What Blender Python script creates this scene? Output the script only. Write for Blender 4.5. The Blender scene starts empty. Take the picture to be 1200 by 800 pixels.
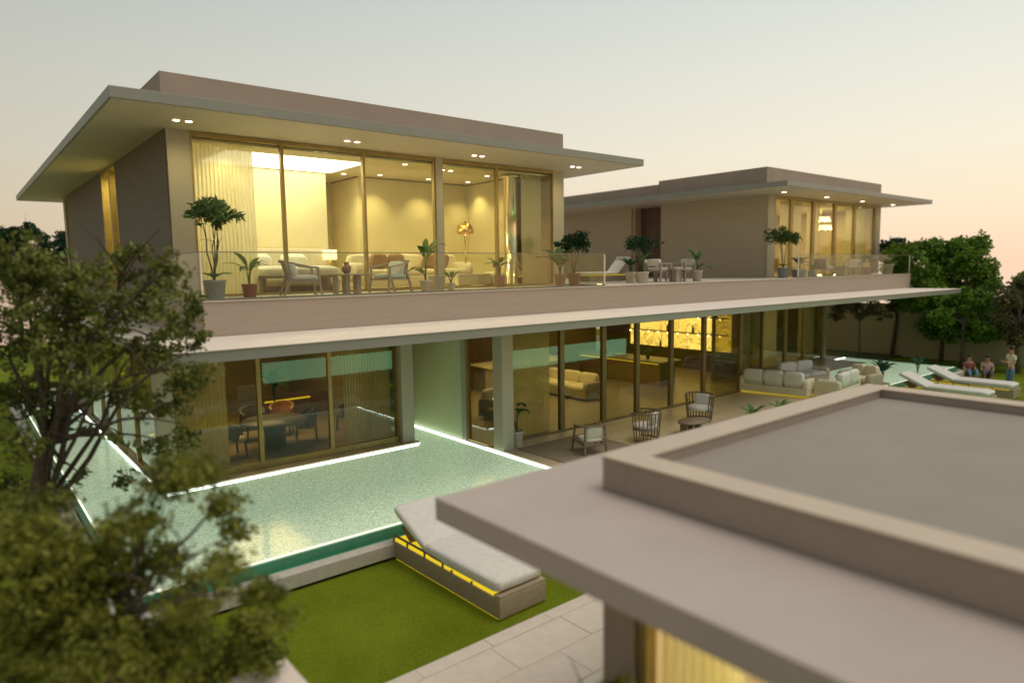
import bpy, math, random
import numpy as np
from mathutils import Vector, Matrix

C = bpy.context.scene
COL = C.collection
R = math.radians
random.seed(7)
rng = np.random.default_rng(7)

# ------------------------------------------------------------------ camera
cam_d = bpy.data.cameras.new('camera'); cam = bpy.data.objects.new('camera', cam_d); COL.objects.link(cam)
YAW, PITCH, ROLL = 0.8825683, 0.1057984, -0.0145162
fw = Vector((math.cos(PITCH)*math.cos(YAW), math.cos(PITCH)*math.sin(YAW), -math.sin(PITCH)))
rt0 = Vector((math.sin(YAW), -math.cos(YAW), 0)); up0 = rt0.cross(fw)
rt = rt0*math.cos(ROLL) + up0*math.sin(ROLL); up = -rt0*math.sin(ROLL) + up0*math.cos(ROLL)
M = Matrix((rt, up, -fw)).transposed().to_4x4(); M.translation = Vector((0, 0, 4.6))
cam.matrix_world = M
cam_d.lens = 797.583/1200*36; cam_d.sensor_width = 36; cam_d.sensor_fit = 'HORIZONTAL'
cam_d.clip_start = 0.1; cam_d.clip_end = 2000
cam_d.dof.use_dof = True; cam_d.dof.focus_distance = 16.0; cam_d.dof.aperture_fstop = 0.36
C.camera = cam

# ------------------------------------------------------------------ world
w = bpy.data.worlds.new('World'); C.world = w; w.use_nodes = True
nt = w.node_tree; nt.nodes.clear()
def N(nt, t, **k):
    n = nt.nodes.new(t)
    for a, b in k.items():
        if a == 'ins':
            for i, v in b.items(): n.inputs[i].default_value = v
        else: setattr(n, a, b)
    return n
out = N(nt, 'ShaderNodeOutputWorld'); bg = N(nt, 'ShaderNodeBackground', ins={1: 1.55})
tc = N(nt, 'ShaderNodeTexCoord'); sep = N(nt, 'ShaderNodeSeparateXYZ')
nt.links.new(tc.outputs['Generated'], sep.inputs[0])
ramp = N(nt, 'ShaderNodeValToRGB'); el = ramp.color_ramp.elements
def lin(r, g, b):
    f = lambda c: (c/255/12.92 if c/255 <= .04045 else ((c/255+.055)/1.055)**2.4)
    return (f(r), f(g), f(b), 1)
el[0].position = 0.0; el[0].color = lin(208, 179, 154)
el[1].position = 1.0; el[1].color = lin(158, 158, 152)
for p, c in ((.06, lin(209, 189, 165)), (.15, lin(203, 196, 177)), (.27, lin(191, 191, 181)), (.42, lin(170, 178, 177)), (.6, lin(160, 171, 172))):
    e = el.new(p); e.color = c
nt.links.new(sep.outputs[2], ramp.inputs[0])
# the afterglow side of the sky (+X) is lighter than the side away from it
mrx = N(nt, 'ShaderNodeMapRange', ins={1: -0.75, 2: 1.0, 3: 0.36, 4: 1.0}); pass
nt.links.new(sep.outputs[0], mrx.inputs[0])
mul = N(nt, 'ShaderNodeMix', data_type='RGBA', blend_type='MULTIPLY', ins={0: 1.0})
nt.links.new(ramp.outputs[0], mul.inputs[6]); nt.links.new(mrx.outputs[0], mul.inputs[7])
sky = N(nt, 'ShaderNodeTexSky'); sky.sky_type = 'NISHITA'; sky.sun_disc = False
SUN_EL, SUN_AZ = R(70), R(-50)      # direction the soft light comes from: high, from the camera side
sky.sun_elevation = R(4); sky.sun_rotation = R(90) - SUN_AZ
add = N(nt, 'ShaderNodeMix', data_type='RGBA', blend_type='ADD', ins={0: 0.012})
nt.links.new(mul.outputs[2], add.inputs[6]); nt.links.new(sky.outputs[0], add.inputs[7])
nt.links.new(add.outputs[2], bg.inputs[0]); nt.links.new(bg.outputs[0], out.inputs[0])
SKYBG = bg

# ------------------------------------------------------------------ sun (soft, overcast dusk)
sd = bpy.data.lights.new('sun', 'SUN'); sd.energy = 1.35; sd.angle = R(35); sd.color = (1, .86, .74)
so = bpy.data.objects.new('sun', sd); COL.objects.link(so); so.location = (0, 0, 40)
sv = Vector((math.cos(SUN_EL)*math.cos(SUN_AZ), math.cos(SUN_EL)*math.sin(SUN_AZ), math.sin(SUN_EL)))
so.rotation_euler = sv.to_track_quat('Z', 'Y').to_euler()
C.view_settings.view_transform = 'Standard'; C.view_settings.look = 'None'
C.view_settings.exposure = 0.0; C.view_settings.gamma = 1.0
C.cycles.max_bounces = 8; C.cycles.transparent_max_bounces = 16; C.cycles.diffuse_bounces = 4
C.cycles.glossy_bounces = 4; C.cycles.transmission_bounces = 4
C.cycles.caustics_reflective = False; C.cycles.caustics_refractive = False
C.cycles.sample_clamp_indirect = 4.0
C.cycles.use_denoising = True

# ------------------------------------------------------------------ materials
MATS = {}
def mat(name, base, rough=.6, metal=0, var=.12, scale=3.0, bump=.0, bscale=60, stretch=(1, 1, 1), emis=None, es=0, spec=.5, base2=None, detail=6, sss=0):
    if name in MATS: return MATS[name]
    m = bpy.data.materials.new(name); m.use_nodes = True; n = m.node_tree; n.nodes.clear()
    o = N(n, 'ShaderNodeOutputMaterial'); b = N(n, 'ShaderNodeBsdfPrincipled')
    b.inputs['Roughness'].default_value = rough; b.inputs['Metallic'].default_value = metal
    b.inputs['Specular IOR Level'].default_value = spec
    t = N(n, 'ShaderNodeTexCoord'); mp = N(n, 'ShaderNodeMapping'); mp.inputs['Scale'].default_value = stretch
    n.links.new(t.outputs['Object'], mp.inputs[0])
    nz = N(n, 'ShaderNodeTexNoise', ins={'Scale': scale, 'Detail': detail, 'Roughness': .6})
    n.links.new(mp.outputs[0], nz.inputs['Vector'])
    mr = N(n, 'ShaderNodeMapRange', ins={1: .3, 2: .7, 3: 0, 4: 1}); n.links.new(nz.outputs['Fac'], mr.inputs[0])
    mx = N(n, 'ShaderNodeMix', data_type='RGBA')
    c2 = base2 if base2 else tuple(c*(1+var) for c in base)
    c1 = base if base2 else tuple(c*(1-var) for c in base)
    mx.inputs[6].default_value = (*c1, 1); mx.inputs[7].default_value = (*c2, 1)
    n.links.new(mr.outputs[0], mx.inputs[0]); n.links.new(mx.outputs[2], b.inputs['Base Color'])
    if bump:
        nb = N(n, 'ShaderNodeTexNoise', ins={'Scale': bscale, 'Detail': 3}); n.links.new(mp.outputs[0], nb.inputs['Vector'])
        bp = N(n, 'ShaderNodeBump', ins={'Strength': bump, 'Distance': .01}); n.links.new(nb.outputs['Fac'], bp.inputs['Height'])
        n.links.new(bp.outputs[0], b.inputs['Normal'])
    if emis:
        b.inputs['Emission Color'].default_value = (*emis, 1); b.inputs['Emission Strength'].default_value = es
    n.links.new(b.outputs[0], o.inputs[0]); MATS[name] = m
    return m
def emit(name, col, s):
    if name in MATS: return MATS[name]
    m = bpy.data.materials.new(name); m.use_nodes = True; n = m.node_tree; n.nodes.clear()
    o = N(n, 'ShaderNodeOutputMaterial'); e = N(n, 'ShaderNodeEmission'); e.inputs[0].default_value = (*col, 1); e.inputs[1].default_value = s
    n.links.new(e.outputs[0], o.inputs[0]); MATS[name] = m
    return m
def glass(name, tint=(.95, .96, .93), refl=1.0, rough=0.0):
    m = bpy.data.materials.new(name); m.use_nodes = True; n = m.node_tree; n.nodes.clear()
    o = N(n, 'ShaderNodeOutputMaterial'); tr = N(n, 'ShaderNodeBsdfTransparent'); tr.inputs[0].default_value = (*tint, 1)
    g = N(n, 'ShaderNodeBsdfGlossy'); g.inputs['Roughness'].default_value = rough; g.inputs[0].default_value = (.93, 1, .96, 1)
    fr = N(n, 'ShaderNodeFresnel'); fr.inputs[0].default_value = 1.5
    mm = N(n, 'ShaderNodeMath', operation='MULTIPLY'); mm.inputs[1].default_value = refl; mm.use_clamp = True
    ge = N(n, 'ShaderNodeNewGeometry'); fb = N(n, 'ShaderNodeMath', operation='SUBTRACT'); fb.inputs[0].default_value = 1.0; n.links.new(ge.outputs['Backfacing'], fb.inputs[1])
    f2 = N(n, 'ShaderNodeMath', operation='MULTIPLY'); n.links.new(fr.outputs[0], f2.inputs[0]); n.links.new(fb.outputs[0], f2.inputs[1])
    n.links.new(f2.outputs[0], mm.inputs[0]); mx = N(n, 'ShaderNodeMixShader')
    n.links.new(mm.outputs[0], mx.inputs[0]); n.links.new(tr.outputs[0], mx.inputs[1]); n.links.new(g.outputs[0], mx.inputs[2])
    n.links.new(mx.outputs[0], o.inputs[0]); MATS[name] = m
    return m
def cloth(name, col, alpha=.15):
    m = bpy.data.materials.new(name); m.use_nodes = True; n = m.node_tree; n.nodes.clear()
    o = N(n, 'ShaderNodeOutputMaterial'); d = N(n, 'ShaderNodeBsdfDiffuse'); d.inputs[0].default_value = (*col, 1)
    t = N(n, 'ShaderNodeBsdfTranslucent'); t.inputs[0].default_value = (*col, 1); tr = N(n, 'ShaderNodeBsdfTransparent')
    a = N(n, 'ShaderNodeMixShader', ins={0: .4}); b = N(n, 'ShaderNodeMixShader', ins={0: alpha})
    n.links.new(d.outputs[0], a.inputs[1]); n.links.new(t.outputs[0], a.inputs[2])
    n.links.new(a.outputs[0], b.inputs[1]); n.links.new(tr.outputs[0], b.inputs[2]); n.links.new(b.outputs[0], o.inputs[0])
    MATS[name] = m
    return m
PLASTER = mat('taupe_plaster', (.385, .315, .255), .75, var=.06, scale=1.5, bump=.12, bscale=40)
ROOFM = mat('roof_render', (.52, .44, .385), .8, var=.07, scale=.9, bump=.15, bscale=55)
FASCIA = mat('painted_fascia', (.29, .30, .26), .45, var=.04, scale=1.2, bump=.06, bscale=30)
SOFFIT = mat('soffit_paint', (.62, .56, .47), .6, var=.04, scale=1.0)
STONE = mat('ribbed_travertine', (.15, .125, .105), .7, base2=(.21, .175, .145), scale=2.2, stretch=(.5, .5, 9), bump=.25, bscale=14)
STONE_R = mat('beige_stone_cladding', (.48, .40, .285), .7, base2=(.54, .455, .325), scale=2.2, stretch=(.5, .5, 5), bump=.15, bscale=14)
COLM = mat('column_stone', (.46, .42, .31), .65, base2=(.46, .42, .33), scale=2.0, stretch=(1, 1, 4), bump=.1)
WHITEC = mat('white_cap', (.86, .76, .68), .6, var=.04, scale=2)
BRONZE = mat('bronze_frame', (.36, .27, .10), .38, metal=.4, var=.15, scale=4)
DARKB = mat('dark_bronze', (.20, .145, .06), .4, metal=.3, var=.15, scale=4)
INWALL = mat('cream_interior_wall', (.68, .62, .36), .8, var=.04, scale=1.3)
INCEIL = mat('interior_ceiling', (.72, .66, .44), .8, var=.02)
INFLOOR = mat('light_oak_floor', (.42, .31, .18), .4, base2=(.52, .39, .24), scale=2, stretch=(.4, 6, 1))
DARKWOOD = mat('walnut_panel', (.16, .085, .03), .45, base2=(.24, .13, .05), scale=2, stretch=(4, 4, .4))
BAND = mat('grained_terrace_band', (.395, .33, .265), .75, base2=(.43, .36, .29), scale=2.0, stretch=(.5, .5, 7), bump=.15, bscale=25)
CAPM = mat('parapet_cap', (.60, .49, .38), .75, var=.05, scale=2)
TERR = mat('terrace_stone', (.52, .46, .38), .55, base2=(.62, .55, .46), scale=3)
DECK = mat('deck_stone', (.46, .37, .25), .4, base2=(.57, .47, .33), scale=2.2, stretch=(.5, 4, 1), bump=.08)
PAVE = mat('paving_stone', (.66, .58, .49), .7, base2=(.75, .66, .56), scale=6, bump=.15, bscale=80)
JOINT = mat('joint_mortar', (.20, .175, .15), .9)
KERB = mat('kerb_concrete', (.55, .50, .43), .7, base2=(.66, .60, .53), scale=8, bump=.15)
BLACK = mat('black_strip', (.02, .018, .015), .7)
GREENW = mat('pale_green_wall', (.62, .72, .46), .4, var=.05, scale=.8)
TEALW = mat('green_pool_face', (.07, .28, .16), .3, base2=(.10, .36, .22), scale=4)
SHEET = mat('glow_sheet', (.45, .62, .5), .3)
WHITE = mat('white_cushion', (.72, .69, .64), .9, var=.05, scale=5, bump=.4, bscale=90)
FLUFFM = mat('fleece_cushion', (.74, .71, .64), .95, base2=(.84, .81, .74), scale=9, bump=.7, bscale=60)
CREAMF = mat('cream_fabric', (.70, .62, .46), .9, var=.06, scale=5, bump=.3)
BROWNF = mat('brown_cushion_fabric', (.28, .15, .06), .9, var=.1, scale=6)
OAKG = mat('weathered_teak', (.30, .25, .19), .6, base2=(.38, .32, .25), scale=6, stretch=(1, 1, 5))
OAKB = mat('brown_teak', (.17, .125, .08), .6, base2=(.24, .18, .12), scale=6, stretch=(1, 1, 5))
BASEB = mat('daybed_plinth', (.36, .28, .19), .6, base2=(.44, .345, .24), scale=5, stretch=(1, 4, 4))
GREYF = mat('grey_fabric', (.12, .12, .13), .9, var=.2)
CHARC = mat('charcoal', (.035, .032, .03), .6, var=.2)
TAN = mat('tan_leather', (.42, .20, .07), .5, var=.1)
RUGM = mat('patterned_rug', (.20, .14, .08), .95, base2=(.36, .26, .15), scale=16, bump=.3)
STONET = mat('table_stone', (.33, .30, .24), .4, var=.12, scale=6)
GOLD = mat('polished_gold', (.75, .48, .16), .22, metal=1, var=.05)
CHROME = mat('chrome_brass_column', (.80, .72, .50), .18, metal=1, var=.05, scale=1)
MARBLE = mat('backlit_marble', (.70, .56, .25), .3, base2=(.95, .82, .45), scale=2.5, emis=(1, .72, .16), es=2.1, detail=9)
def veins(m):
    n = m.node_tree; p = next(x for x in n.nodes if x.type == 'BSDF_PRINCIPLED'); t = N(n, 'ShaderNodeTexCoord')
    z = N(n, 'ShaderNodeTexNoise', ins={'Scale': 1.1, 'Detail': 8, 'Roughness': .65, 'Distortion': 1.6}); n.links.new(t.outputs['Object'], z.inputs['Vector'])
    r_ = N(n, 'ShaderNodeValToRGB'); e = r_.color_ramp.elements; e[0].position = .40; e[0].color = (.85, .60, .13, 1); e[1].position = .62; e[1].color = (.80, .56, .10, 1)
    for q, c in ((.475, (.80, .55, .10, 1)), (.50, (.20, .11, .02, 1)), (.525, (.95, .70, .18, 1))): x = e.new(q); x.color = c
    n.links.new(z.outputs[0], r_.inputs[0]); n.links.new(r_.outputs[0], p.inputs['Emission Color']); n.links.new(r_.outputs[0], p.inputs['Base Color'])
veins(MARBLE)
POTG = mat('grey_pot', (.28, .30, .30), .6, var=.1, scale=9)
POTR = mat('brick_red_pot', (.27, .09, .05), .7, var=.1, scale=9)
POTW = mat('white_pot', (.62, .56, .47), .6, base2=(.50, .44, .36), scale=20)
POTT = mat('terracotta_pot', (.40, .24, .15), .7, base2=(.30, .17, .10), scale=12)
SOIL = mat('soil', (.05, .035, .02), .95, var=.3, scale=30)
VASE = mat('brown_glaze', (.26, .15, .08), .35, var=.2, scale=9)
SKIN = mat('skin', (.55, .30, .19), .6)
TEE = mat('white_shirt', (.75, .70, .55), .9); JEANS = mat('blue_jeans', (.16, .28, .42), .9, var=.15)
HAIR = mat('dark_hair', (.03, .02, .015), .6); REDT = mat('maroon_shirt', (.30, .09, .09), .9); PINKT = mat('pale_pink_shirt', (.6, .42, .38), .9)
BARK = mat('bark', (.075, .055, .04), .95, base2=(.14, .105, .08), scale=14, stretch=(1, 1, .3), bump=.8, bscale=30)
BARKG = mat('grey_bark', (.13, .12, .09), .95, base2=(.20, .18, .14), scale=14, stretch=(1, 1, .3), bump=.6, bscale=30)
LED = emit('white_led_strip', (.88, 1.0, .93), 4)
LEDC = emit('dim_weir_led', (1.0, .98, .74), 1.3)
LEDY = emit('yellow_led_strip', (1.0, .72, .03), .85)
LEDY2 = emit('soft_yellow_led', (1.0, .72, .08), .35)
DLM = emit('downlight_glow', (1.0, .84, .52), 9)
LAMPM = emit('lamp_shade_glow', (1.0, .82, .42), 2.2)
BULB = emit('bulb_glow', (1.0, .78, .30), 12)
GL_UP = glass('clear_upper_glass', (.95, .95, .90), .9)
GL_GR = glass('bronze_tinted_glass', (.78, .76, .64), 1.25)
GL_BAL = glass('balustrade_glass', (.90, .93, .88), .8)
GEDGE = mat('glass_edge', (.16, .17, .12), .3)
CURT = cloth('cream_sheer', (.88, .84, .62), .05)
CURG = cloth('grey_sheer', (.66, .64, .46), .10)
def leafmat(name, a, b, scale=2.0, rough=.55):
    m = bpy.data.materials.new(name); m.use_nodes = True; n = m.node_tree; n.nodes.clear()
    o = N(n, 'ShaderNodeOutputMaterial'); p = N(n, 'ShaderNodeBsdfPrincipled'); p.inputs['Roughness'].default_value = rough
    p.inputs['Specular IOR Level'].default_value = .25
    t = N(n, 'ShaderNodeTexCoord'); z1 = N(n, 'ShaderNodeTexNoise', ins={'Scale': scale, 'Detail': 4}); z2 = N(n, 'ShaderNodeTexWhiteNoise')
    n.links.new(t.outputs['Object'], z1.inputs['Vector'])
    g = N(n, 'ShaderNodeNewGeometry'); n.links.new(g.outputs['Random Per Island'], z2.inputs[0]); z2.noise_dimensions = '1D'
    n.links.new(g.outputs['Random Per Island'], z2.inputs['W'])
    av = N(n, 'ShaderNodeMath', operation='MULTIPLY_ADD'); av.inputs[1].default_value = .45
    n.links.new(z2.outputs['Value'], av.inputs[0])
    mr = N(n, 'ShaderNodeMapRange', ins={1: .35, 2: .65, 3: 0, 4: .6}); n.links.new(z1.outputs[0], mr.inputs[0]); n.links.new(mr.outputs[0], av.inputs[2])
    mx = N(n, 'ShaderNodeMix', data_type='RGBA'); mx.inputs[6].default_value = (*a, 1); mx.inputs[7].default_value = (*b, 1)
    n.links.new(av.outputs[0], mx.inputs[0]); n.links.new(mx.outputs[2], p.inputs['Base Color'])
    tl = N(n, 'ShaderNodeBsdfTranslucent'); n.links.new(mx.outputs[2], tl.inputs[0])
    ms = N(n, 'ShaderNodeMixShader', ins={0: .2}); n.links.new(p.outputs[0], ms.inputs[1]); n.links.new(tl.outputs[0], ms.inputs[2])
    n.links.new(ms.outputs[0], o.inputs[0]); MATS[name] = m
    return m
STONED = mat('dark_table_stone', (.13, .125, .105), .35, var=.15, scale=6)
LF_A = leafmat('foreground_leaves', (.035, .05, .010), (.27, .31, .07), 2.2)
LF_B = leafmat('moss_leaves', (.065, .085, .010), (.34, .36, .06), 2.0)
LF_D = leafmat('deep_green_leaves', (.045, .12, .015), (.25, .42, .05), .8)
LF_O = leafmat('olive_leaves', (.07, .07, .03), (.22, .20, .10), 1.2)
LF_P = leafmat('pot_leaves', (.04, .085, .025), (.13, .21, .06), 5)
LF_L = leafmat('palm_leaves', (.07, .15, .04), (.22, .32, .08), 5)
LF_K = leafmat('blue_green_leaves', (.01, .045, .02), (.035, .09, .03), 1.0)

def water_mat(nm='lit_pool_water', es=.48):
    m = bpy.data.materials.new(nm); m.use_nodes = True; n = m.node_tree; n.nodes.clear()
    o = N(n, 'ShaderNodeOutputMaterial'); p = N(n, 'ShaderNodeBsdfPrincipled'); p.inputs['Roughness'].default_value = .10
    t = N(n, 'ShaderNodeTexCoord')
    z = N(n, 'ShaderNodeTexNoise', ins={'Scale': 24, 'Detail': 3, 'Roughness': .7}); n.links.new(t.outputs['Object'], z.inputs['Vector'])
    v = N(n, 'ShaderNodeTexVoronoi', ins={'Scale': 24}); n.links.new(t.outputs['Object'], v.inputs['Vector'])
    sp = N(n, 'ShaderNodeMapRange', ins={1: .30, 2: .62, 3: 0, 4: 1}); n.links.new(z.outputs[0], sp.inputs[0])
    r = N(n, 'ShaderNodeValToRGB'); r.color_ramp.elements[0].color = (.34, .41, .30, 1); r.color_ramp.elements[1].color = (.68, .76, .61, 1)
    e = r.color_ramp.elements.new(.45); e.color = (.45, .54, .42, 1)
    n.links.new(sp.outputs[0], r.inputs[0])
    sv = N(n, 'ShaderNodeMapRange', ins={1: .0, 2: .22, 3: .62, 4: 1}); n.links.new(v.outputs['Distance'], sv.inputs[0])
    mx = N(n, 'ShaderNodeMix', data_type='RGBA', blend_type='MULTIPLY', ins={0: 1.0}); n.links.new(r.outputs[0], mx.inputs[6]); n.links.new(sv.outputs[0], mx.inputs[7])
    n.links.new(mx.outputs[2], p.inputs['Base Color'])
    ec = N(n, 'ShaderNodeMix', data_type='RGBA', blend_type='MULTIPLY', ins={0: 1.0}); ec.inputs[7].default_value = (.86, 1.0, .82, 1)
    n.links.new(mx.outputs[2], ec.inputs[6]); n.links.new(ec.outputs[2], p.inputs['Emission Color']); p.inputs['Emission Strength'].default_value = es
    b = N(n, 'ShaderNodeBump', ins={'Strength': .16, 'Distance': .02}); z3 = N(n, 'ShaderNodeTexNoise', ins={'Scale': 5, 'Detail': 4}); n.links.new(t.outputs['Object'], z3.inputs['Vector'])
    n.links.new(z3.outputs[0], b.inputs['Height']); n.links.new(b.outputs[0], p.inputs['Normal'])
    n.links.new(p.outputs[0], o.inputs[0]); return m
WATER = water_mat(); MINT = mat('glowing_mint_wall', (.4, .6, .45), .4, var=.1, scale=.6, emis=(.52, 1.0, .56), es=2.3)
def grass_mat():
    m = bpy.data.materials.new('lawn_turf'); m.use_nodes = True; n = m.node_tree; n.nodes.clear()
    o = N(n, 'ShaderNodeOutputMaterial'); p = N(n, 'ShaderNodeBsdfPrincipled'); p.inputs['Roughness'].default_value = .95; p.inputs['Specular IOR Level'].default_value = .1
    t = N(n, 'ShaderNodeTexCoord')
    z = N(n, 'ShaderNodeTexNoise', ins={'Scale': .9, 'Detail': 5}); z2 = N(n, 'ShaderNodeTexNoise', ins={'Scale': 45, 'Detail': 3})
    n.links.new(t.outputs['Object'], z.inputs['Vector']); n.links.new(t.outputs['Object'], z2.inputs['Vector'])
    a = N(n, 'ShaderNodeMath', operation='MULTIPLY_ADD'); a.inputs[1].default_value = 1.5; a.inputs[2].default_value = -.55; n.links.new(z2.outputs[0], a.inputs[0])
    s = N(n, 'ShaderNodeMath', operation='ADD'); n.links.new(a.outputs[0], s.inputs[0]); n.links.new(z.outputs[0], s.inputs[1])
    mr = N(n, 'ShaderNodeMapRange', ins={1: .4, 2: 1.1, 3: 0, 4: 1}); n.links.new(s.outputs[0], mr.inputs[0])
    r = N(n, 'ShaderNodeMix', data_type='RGBA'); r.inputs[6].default_value = (.11, .15, .006, 1); r.inputs[7].default_value = (.23, .29, .018, 1)
    n.links.new(mr.outputs[0], r.inputs[0]); n.links.new(r.outputs[2], p.inputs['Base Color'])
    b = N(n, 'ShaderNodeBump', ins={'Strength': .8, 'Distance': .03}); n.links.new(z2.outputs[0], b.inputs['Height']); n.links.new(b.outputs[0], p.inputs['Normal'])
    n.links.new(p.outputs[0], o.inputs[0]); return m
GRASS = grass_mat()

# ------------------------------------------------------------------ mesh helpers
class MB:
    def __init__(s): s.v = []; s.f = []; s.sm = []
    def add(s, vs, fs, smooth=False):
        k = len(s.v); s.v += [tuple(v) for v in vs]; s.f += [tuple(i+k for i in f) for f in fs]; s.sm += [smooth]*len(fs); return s
    def box(s, x0, x1, y0, y1, z0, z1):
        return s.add([(x0,y0,z0),(x1,y0,z0),(x1,y1,z0),(x0,y1,z0),(x0,y0,z1),(x1,y0,z1),(x1,y1,z1),(x0,y1,z1)],
                     [(0,3,2,1),(4,5,6,7),(0,1,5,4),(1,2,6,5),(2,3,7,6),(3,0,4,7)])
    def bar(s, a, b, w, h=None, upv=(0,0,1)):          # box-section bar from a to b
        a = Vector(a); b = Vector(b); h = h or w; d = (b-a).normalized(); u = Vector(upv)
        if abs(d.dot(u)) > .97: u = Vector((1,0,0))
        x = d.cross(u).normalized()*w/2; y = x.cross(d).normalized()*h/2
        vs = [p+i*x+j*y for p in (a,b) for i,j in ((-1,-1),(1,-1),(1,1),(-1,1))]
        return s.add(vs, [(3,2,1,0),(4,5,6,7),(0,1,5,4),(1,2,6,5),(2,3,7,6),(3,0,4,7)])
    def tube(s, pts, rad, n=8, closed=False):
        pts = [Vector(p) for p in pts]; rings = []
        rad = rad if isinstance(rad, (list, tuple)) else [rad]*len(pts)
        ref = Vector((0,0,1))
        for i, p in enumerate(pts):
            d = (pts[min(i+1, len(pts)-1)]-pts[max(i-1, 0)]).normalized()
            r0 = ref if abs(d.dot(ref)) < .95 else Vector((1,0,0))
            x = d.cross(r0).normalized(); y = x.cross(d).normalized()
            rings.append([p+(x*math.cos(2*math.pi*k/n)+y*math.sin(2*math.pi*k/n))*rad[i] for k in range(n)])
        vs = [q for r in rings for q in r]; fs = []
        for i in range(len(rings)-1):
            for k in range(n): fs.append((i*n+k, i*n+(k+1)%n, (i+1)*n+(k+1)%n, (i+1)*n+k))
        fs.append(tuple(range(n-1,-1,-1))); fs.append(tuple((len(rings)-1)*n+k for k in range(n)))
        return s.add(vs, fs, True)
    def lathe(s, prof, c=(0,0,0), n=20, sx=1, sy=1):
        vs = []; fs = []
        for r, z in prof:
            vs += [(c[0]+r*math.cos(2*math.pi*k/n)*sx, c[1]+r*math.sin(2*math.pi*k/n)*sy, c[2]+z) for k in range(n)]
        for i in range(len(prof)-1):
            for k in range(n): fs.append((i*n+k, i*n+(k+1)%n, (i+1)*n+(k+1)%n, (i+1)*n+k))
        fs.append(tuple(range(n-1,-1,-1))); fs.append(tuple((len(prof)-1)*n+k for k in range(n)))
        return s.add(vs, fs, True)
    def pillow(s, c, dim, rot=None, n=8, pw=.35, seed=0):     # rounded cushion, superellipsoid
        vs = []; fs = []; rr = random.Random(seed)
        sg = lambda a, p: math.copysign(abs(a)**p, a)
        m = n*2
        for i in range(n+1):
            t = -math.pi/2+math.pi*i/n
            for k in range(m):
                u = 2*math.pi*k/m
                v = Vector((sg(math.cos(t), pw)*sg(math.cos(u), pw)*dim[0]/2, sg(math.cos(t), pw)*sg(math.sin(u), pw)*dim[1]/2, sg(math.sin(t), .7)*dim[2]/2))
                v *= 1+rr.uniform(-.012, .012)
                if rot: v = rot @ v
                vs.append(v+Vector(c))
        for i in range(n):
            for k in range(m): fs.append((i*m+k, i*m+(k+1)%m, (i+1)*m+(k+1)%m, (i+1)*m+k))
        return s.add(vs, fs, True)
    def mesh(s, name, m, off=(0,0,0)):
        me = bpy.data.meshes.new(name); o = Vector(off)
        me.from_pydata([tuple(Vector(v)-o) for v in s.v], [], s.f)
        me.polygons.foreach_set('use_smooth', s.sm)
        me.materials.append(m); me.update(); return me
def thing(name, label, cat, loc=(0,0,0), rz=0, group=None):
    o = bpy.data.objects.new(name, None); COL.objects.link(o); o.empty_display_size = .2
    o.location = loc; o.rotation_euler = (0,0,rz); o['label'] = label; o['category'] = cat
    if group: o['group'] = group
    return o
def part(name, mb, m, parent, world=False, label=None, bevel=0):
    off = (0,0,0)
    if world:
        p = parent
        while p: off = tuple(Vector(off)+p.location); p = p.parent
    o = bpy.data.objects.new(name, mb.mesh(name, m, off) if isinstance(mb, MB) else mb); COL.objects.link(o); o.parent = parent
    if label: o['label'] = label
    if bevel: bv(o, bevel)
    return o
def solo(name, mb, m, label, cat, loc=(0,0,0), group=None, rz=0):
    o = bpy.data.objects.new(name, mb.mesh(name, m) if isinstance(mb, MB) else mb); COL.objects.link(o); o.location = loc; o.rotation_euler = (0,0,rz)
    o['label'] = label; o['category'] = cat
    if group: o['group'] = group
    return o
def struct(name, mb, m, parent=None, bevel=0):
    o = bpy.data.objects.new(name, mb.mesh(name, m)); COL.objects.link(o); o.parent = parent
    if not parent: o['kind'] = 'structure'
    if bevel: bv(o, bevel)
    return o
def bv(o, wd, seg=2):
    b = o.modifiers.new('bevel', 'BEVEL'); b.width = wd; b.segments = seg; b.limit_method = 'ANGLE'
def copy_tree(o, parent=None):
    c = o.copy(); COL.objects.link(c); c.parent = parent
    for ch in o.children: copy_tree(ch, c)
    return c
def dup(o, loc, rz, label, group=None, scale=None):
    c = copy_tree(o); c.location = loc; c.rotation_euler = (0,0,rz); c['label'] = label
    if group: c['group'] = group
    if scale: c.scale = (scale,)*3
    return c
def area(name, loc, size, power, col=(1,.78,.26), rot=(0,0,0), sy=None, spread=None):
    d = bpy.data.lights.new(name, 'AREA'); d.energy = power; d.color = col; d.shape = 'RECTANGLE'; d.size = size; d.size_y = sy or size
    if spread: d.spread = spread
    o = bpy.data.objects.new(name, d); COL.objects.link(o); o.location = loc; o.rotation_euler = rot
    return o
def spot(name, loc, power, col=(1,.82,.36), ang=110, r=.03, blend=.9):
    d = bpy.data.lights.new(name, 'SPOT'); d.energy = power; d.color = col; d.spot_size = R(ang); d.spot_blend = blend; d.shadow_soft_size = r
    o = bpy.data.objects.new(name, d); COL.objects.link(o); o.location = loc
    return o

# ================================================================== SETTING
G = -.45
lawn = MB(); lawn.box(-25, 41.5, -25, 62, G-.6, G); struct('lawn', lawn, GRASS)
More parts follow.
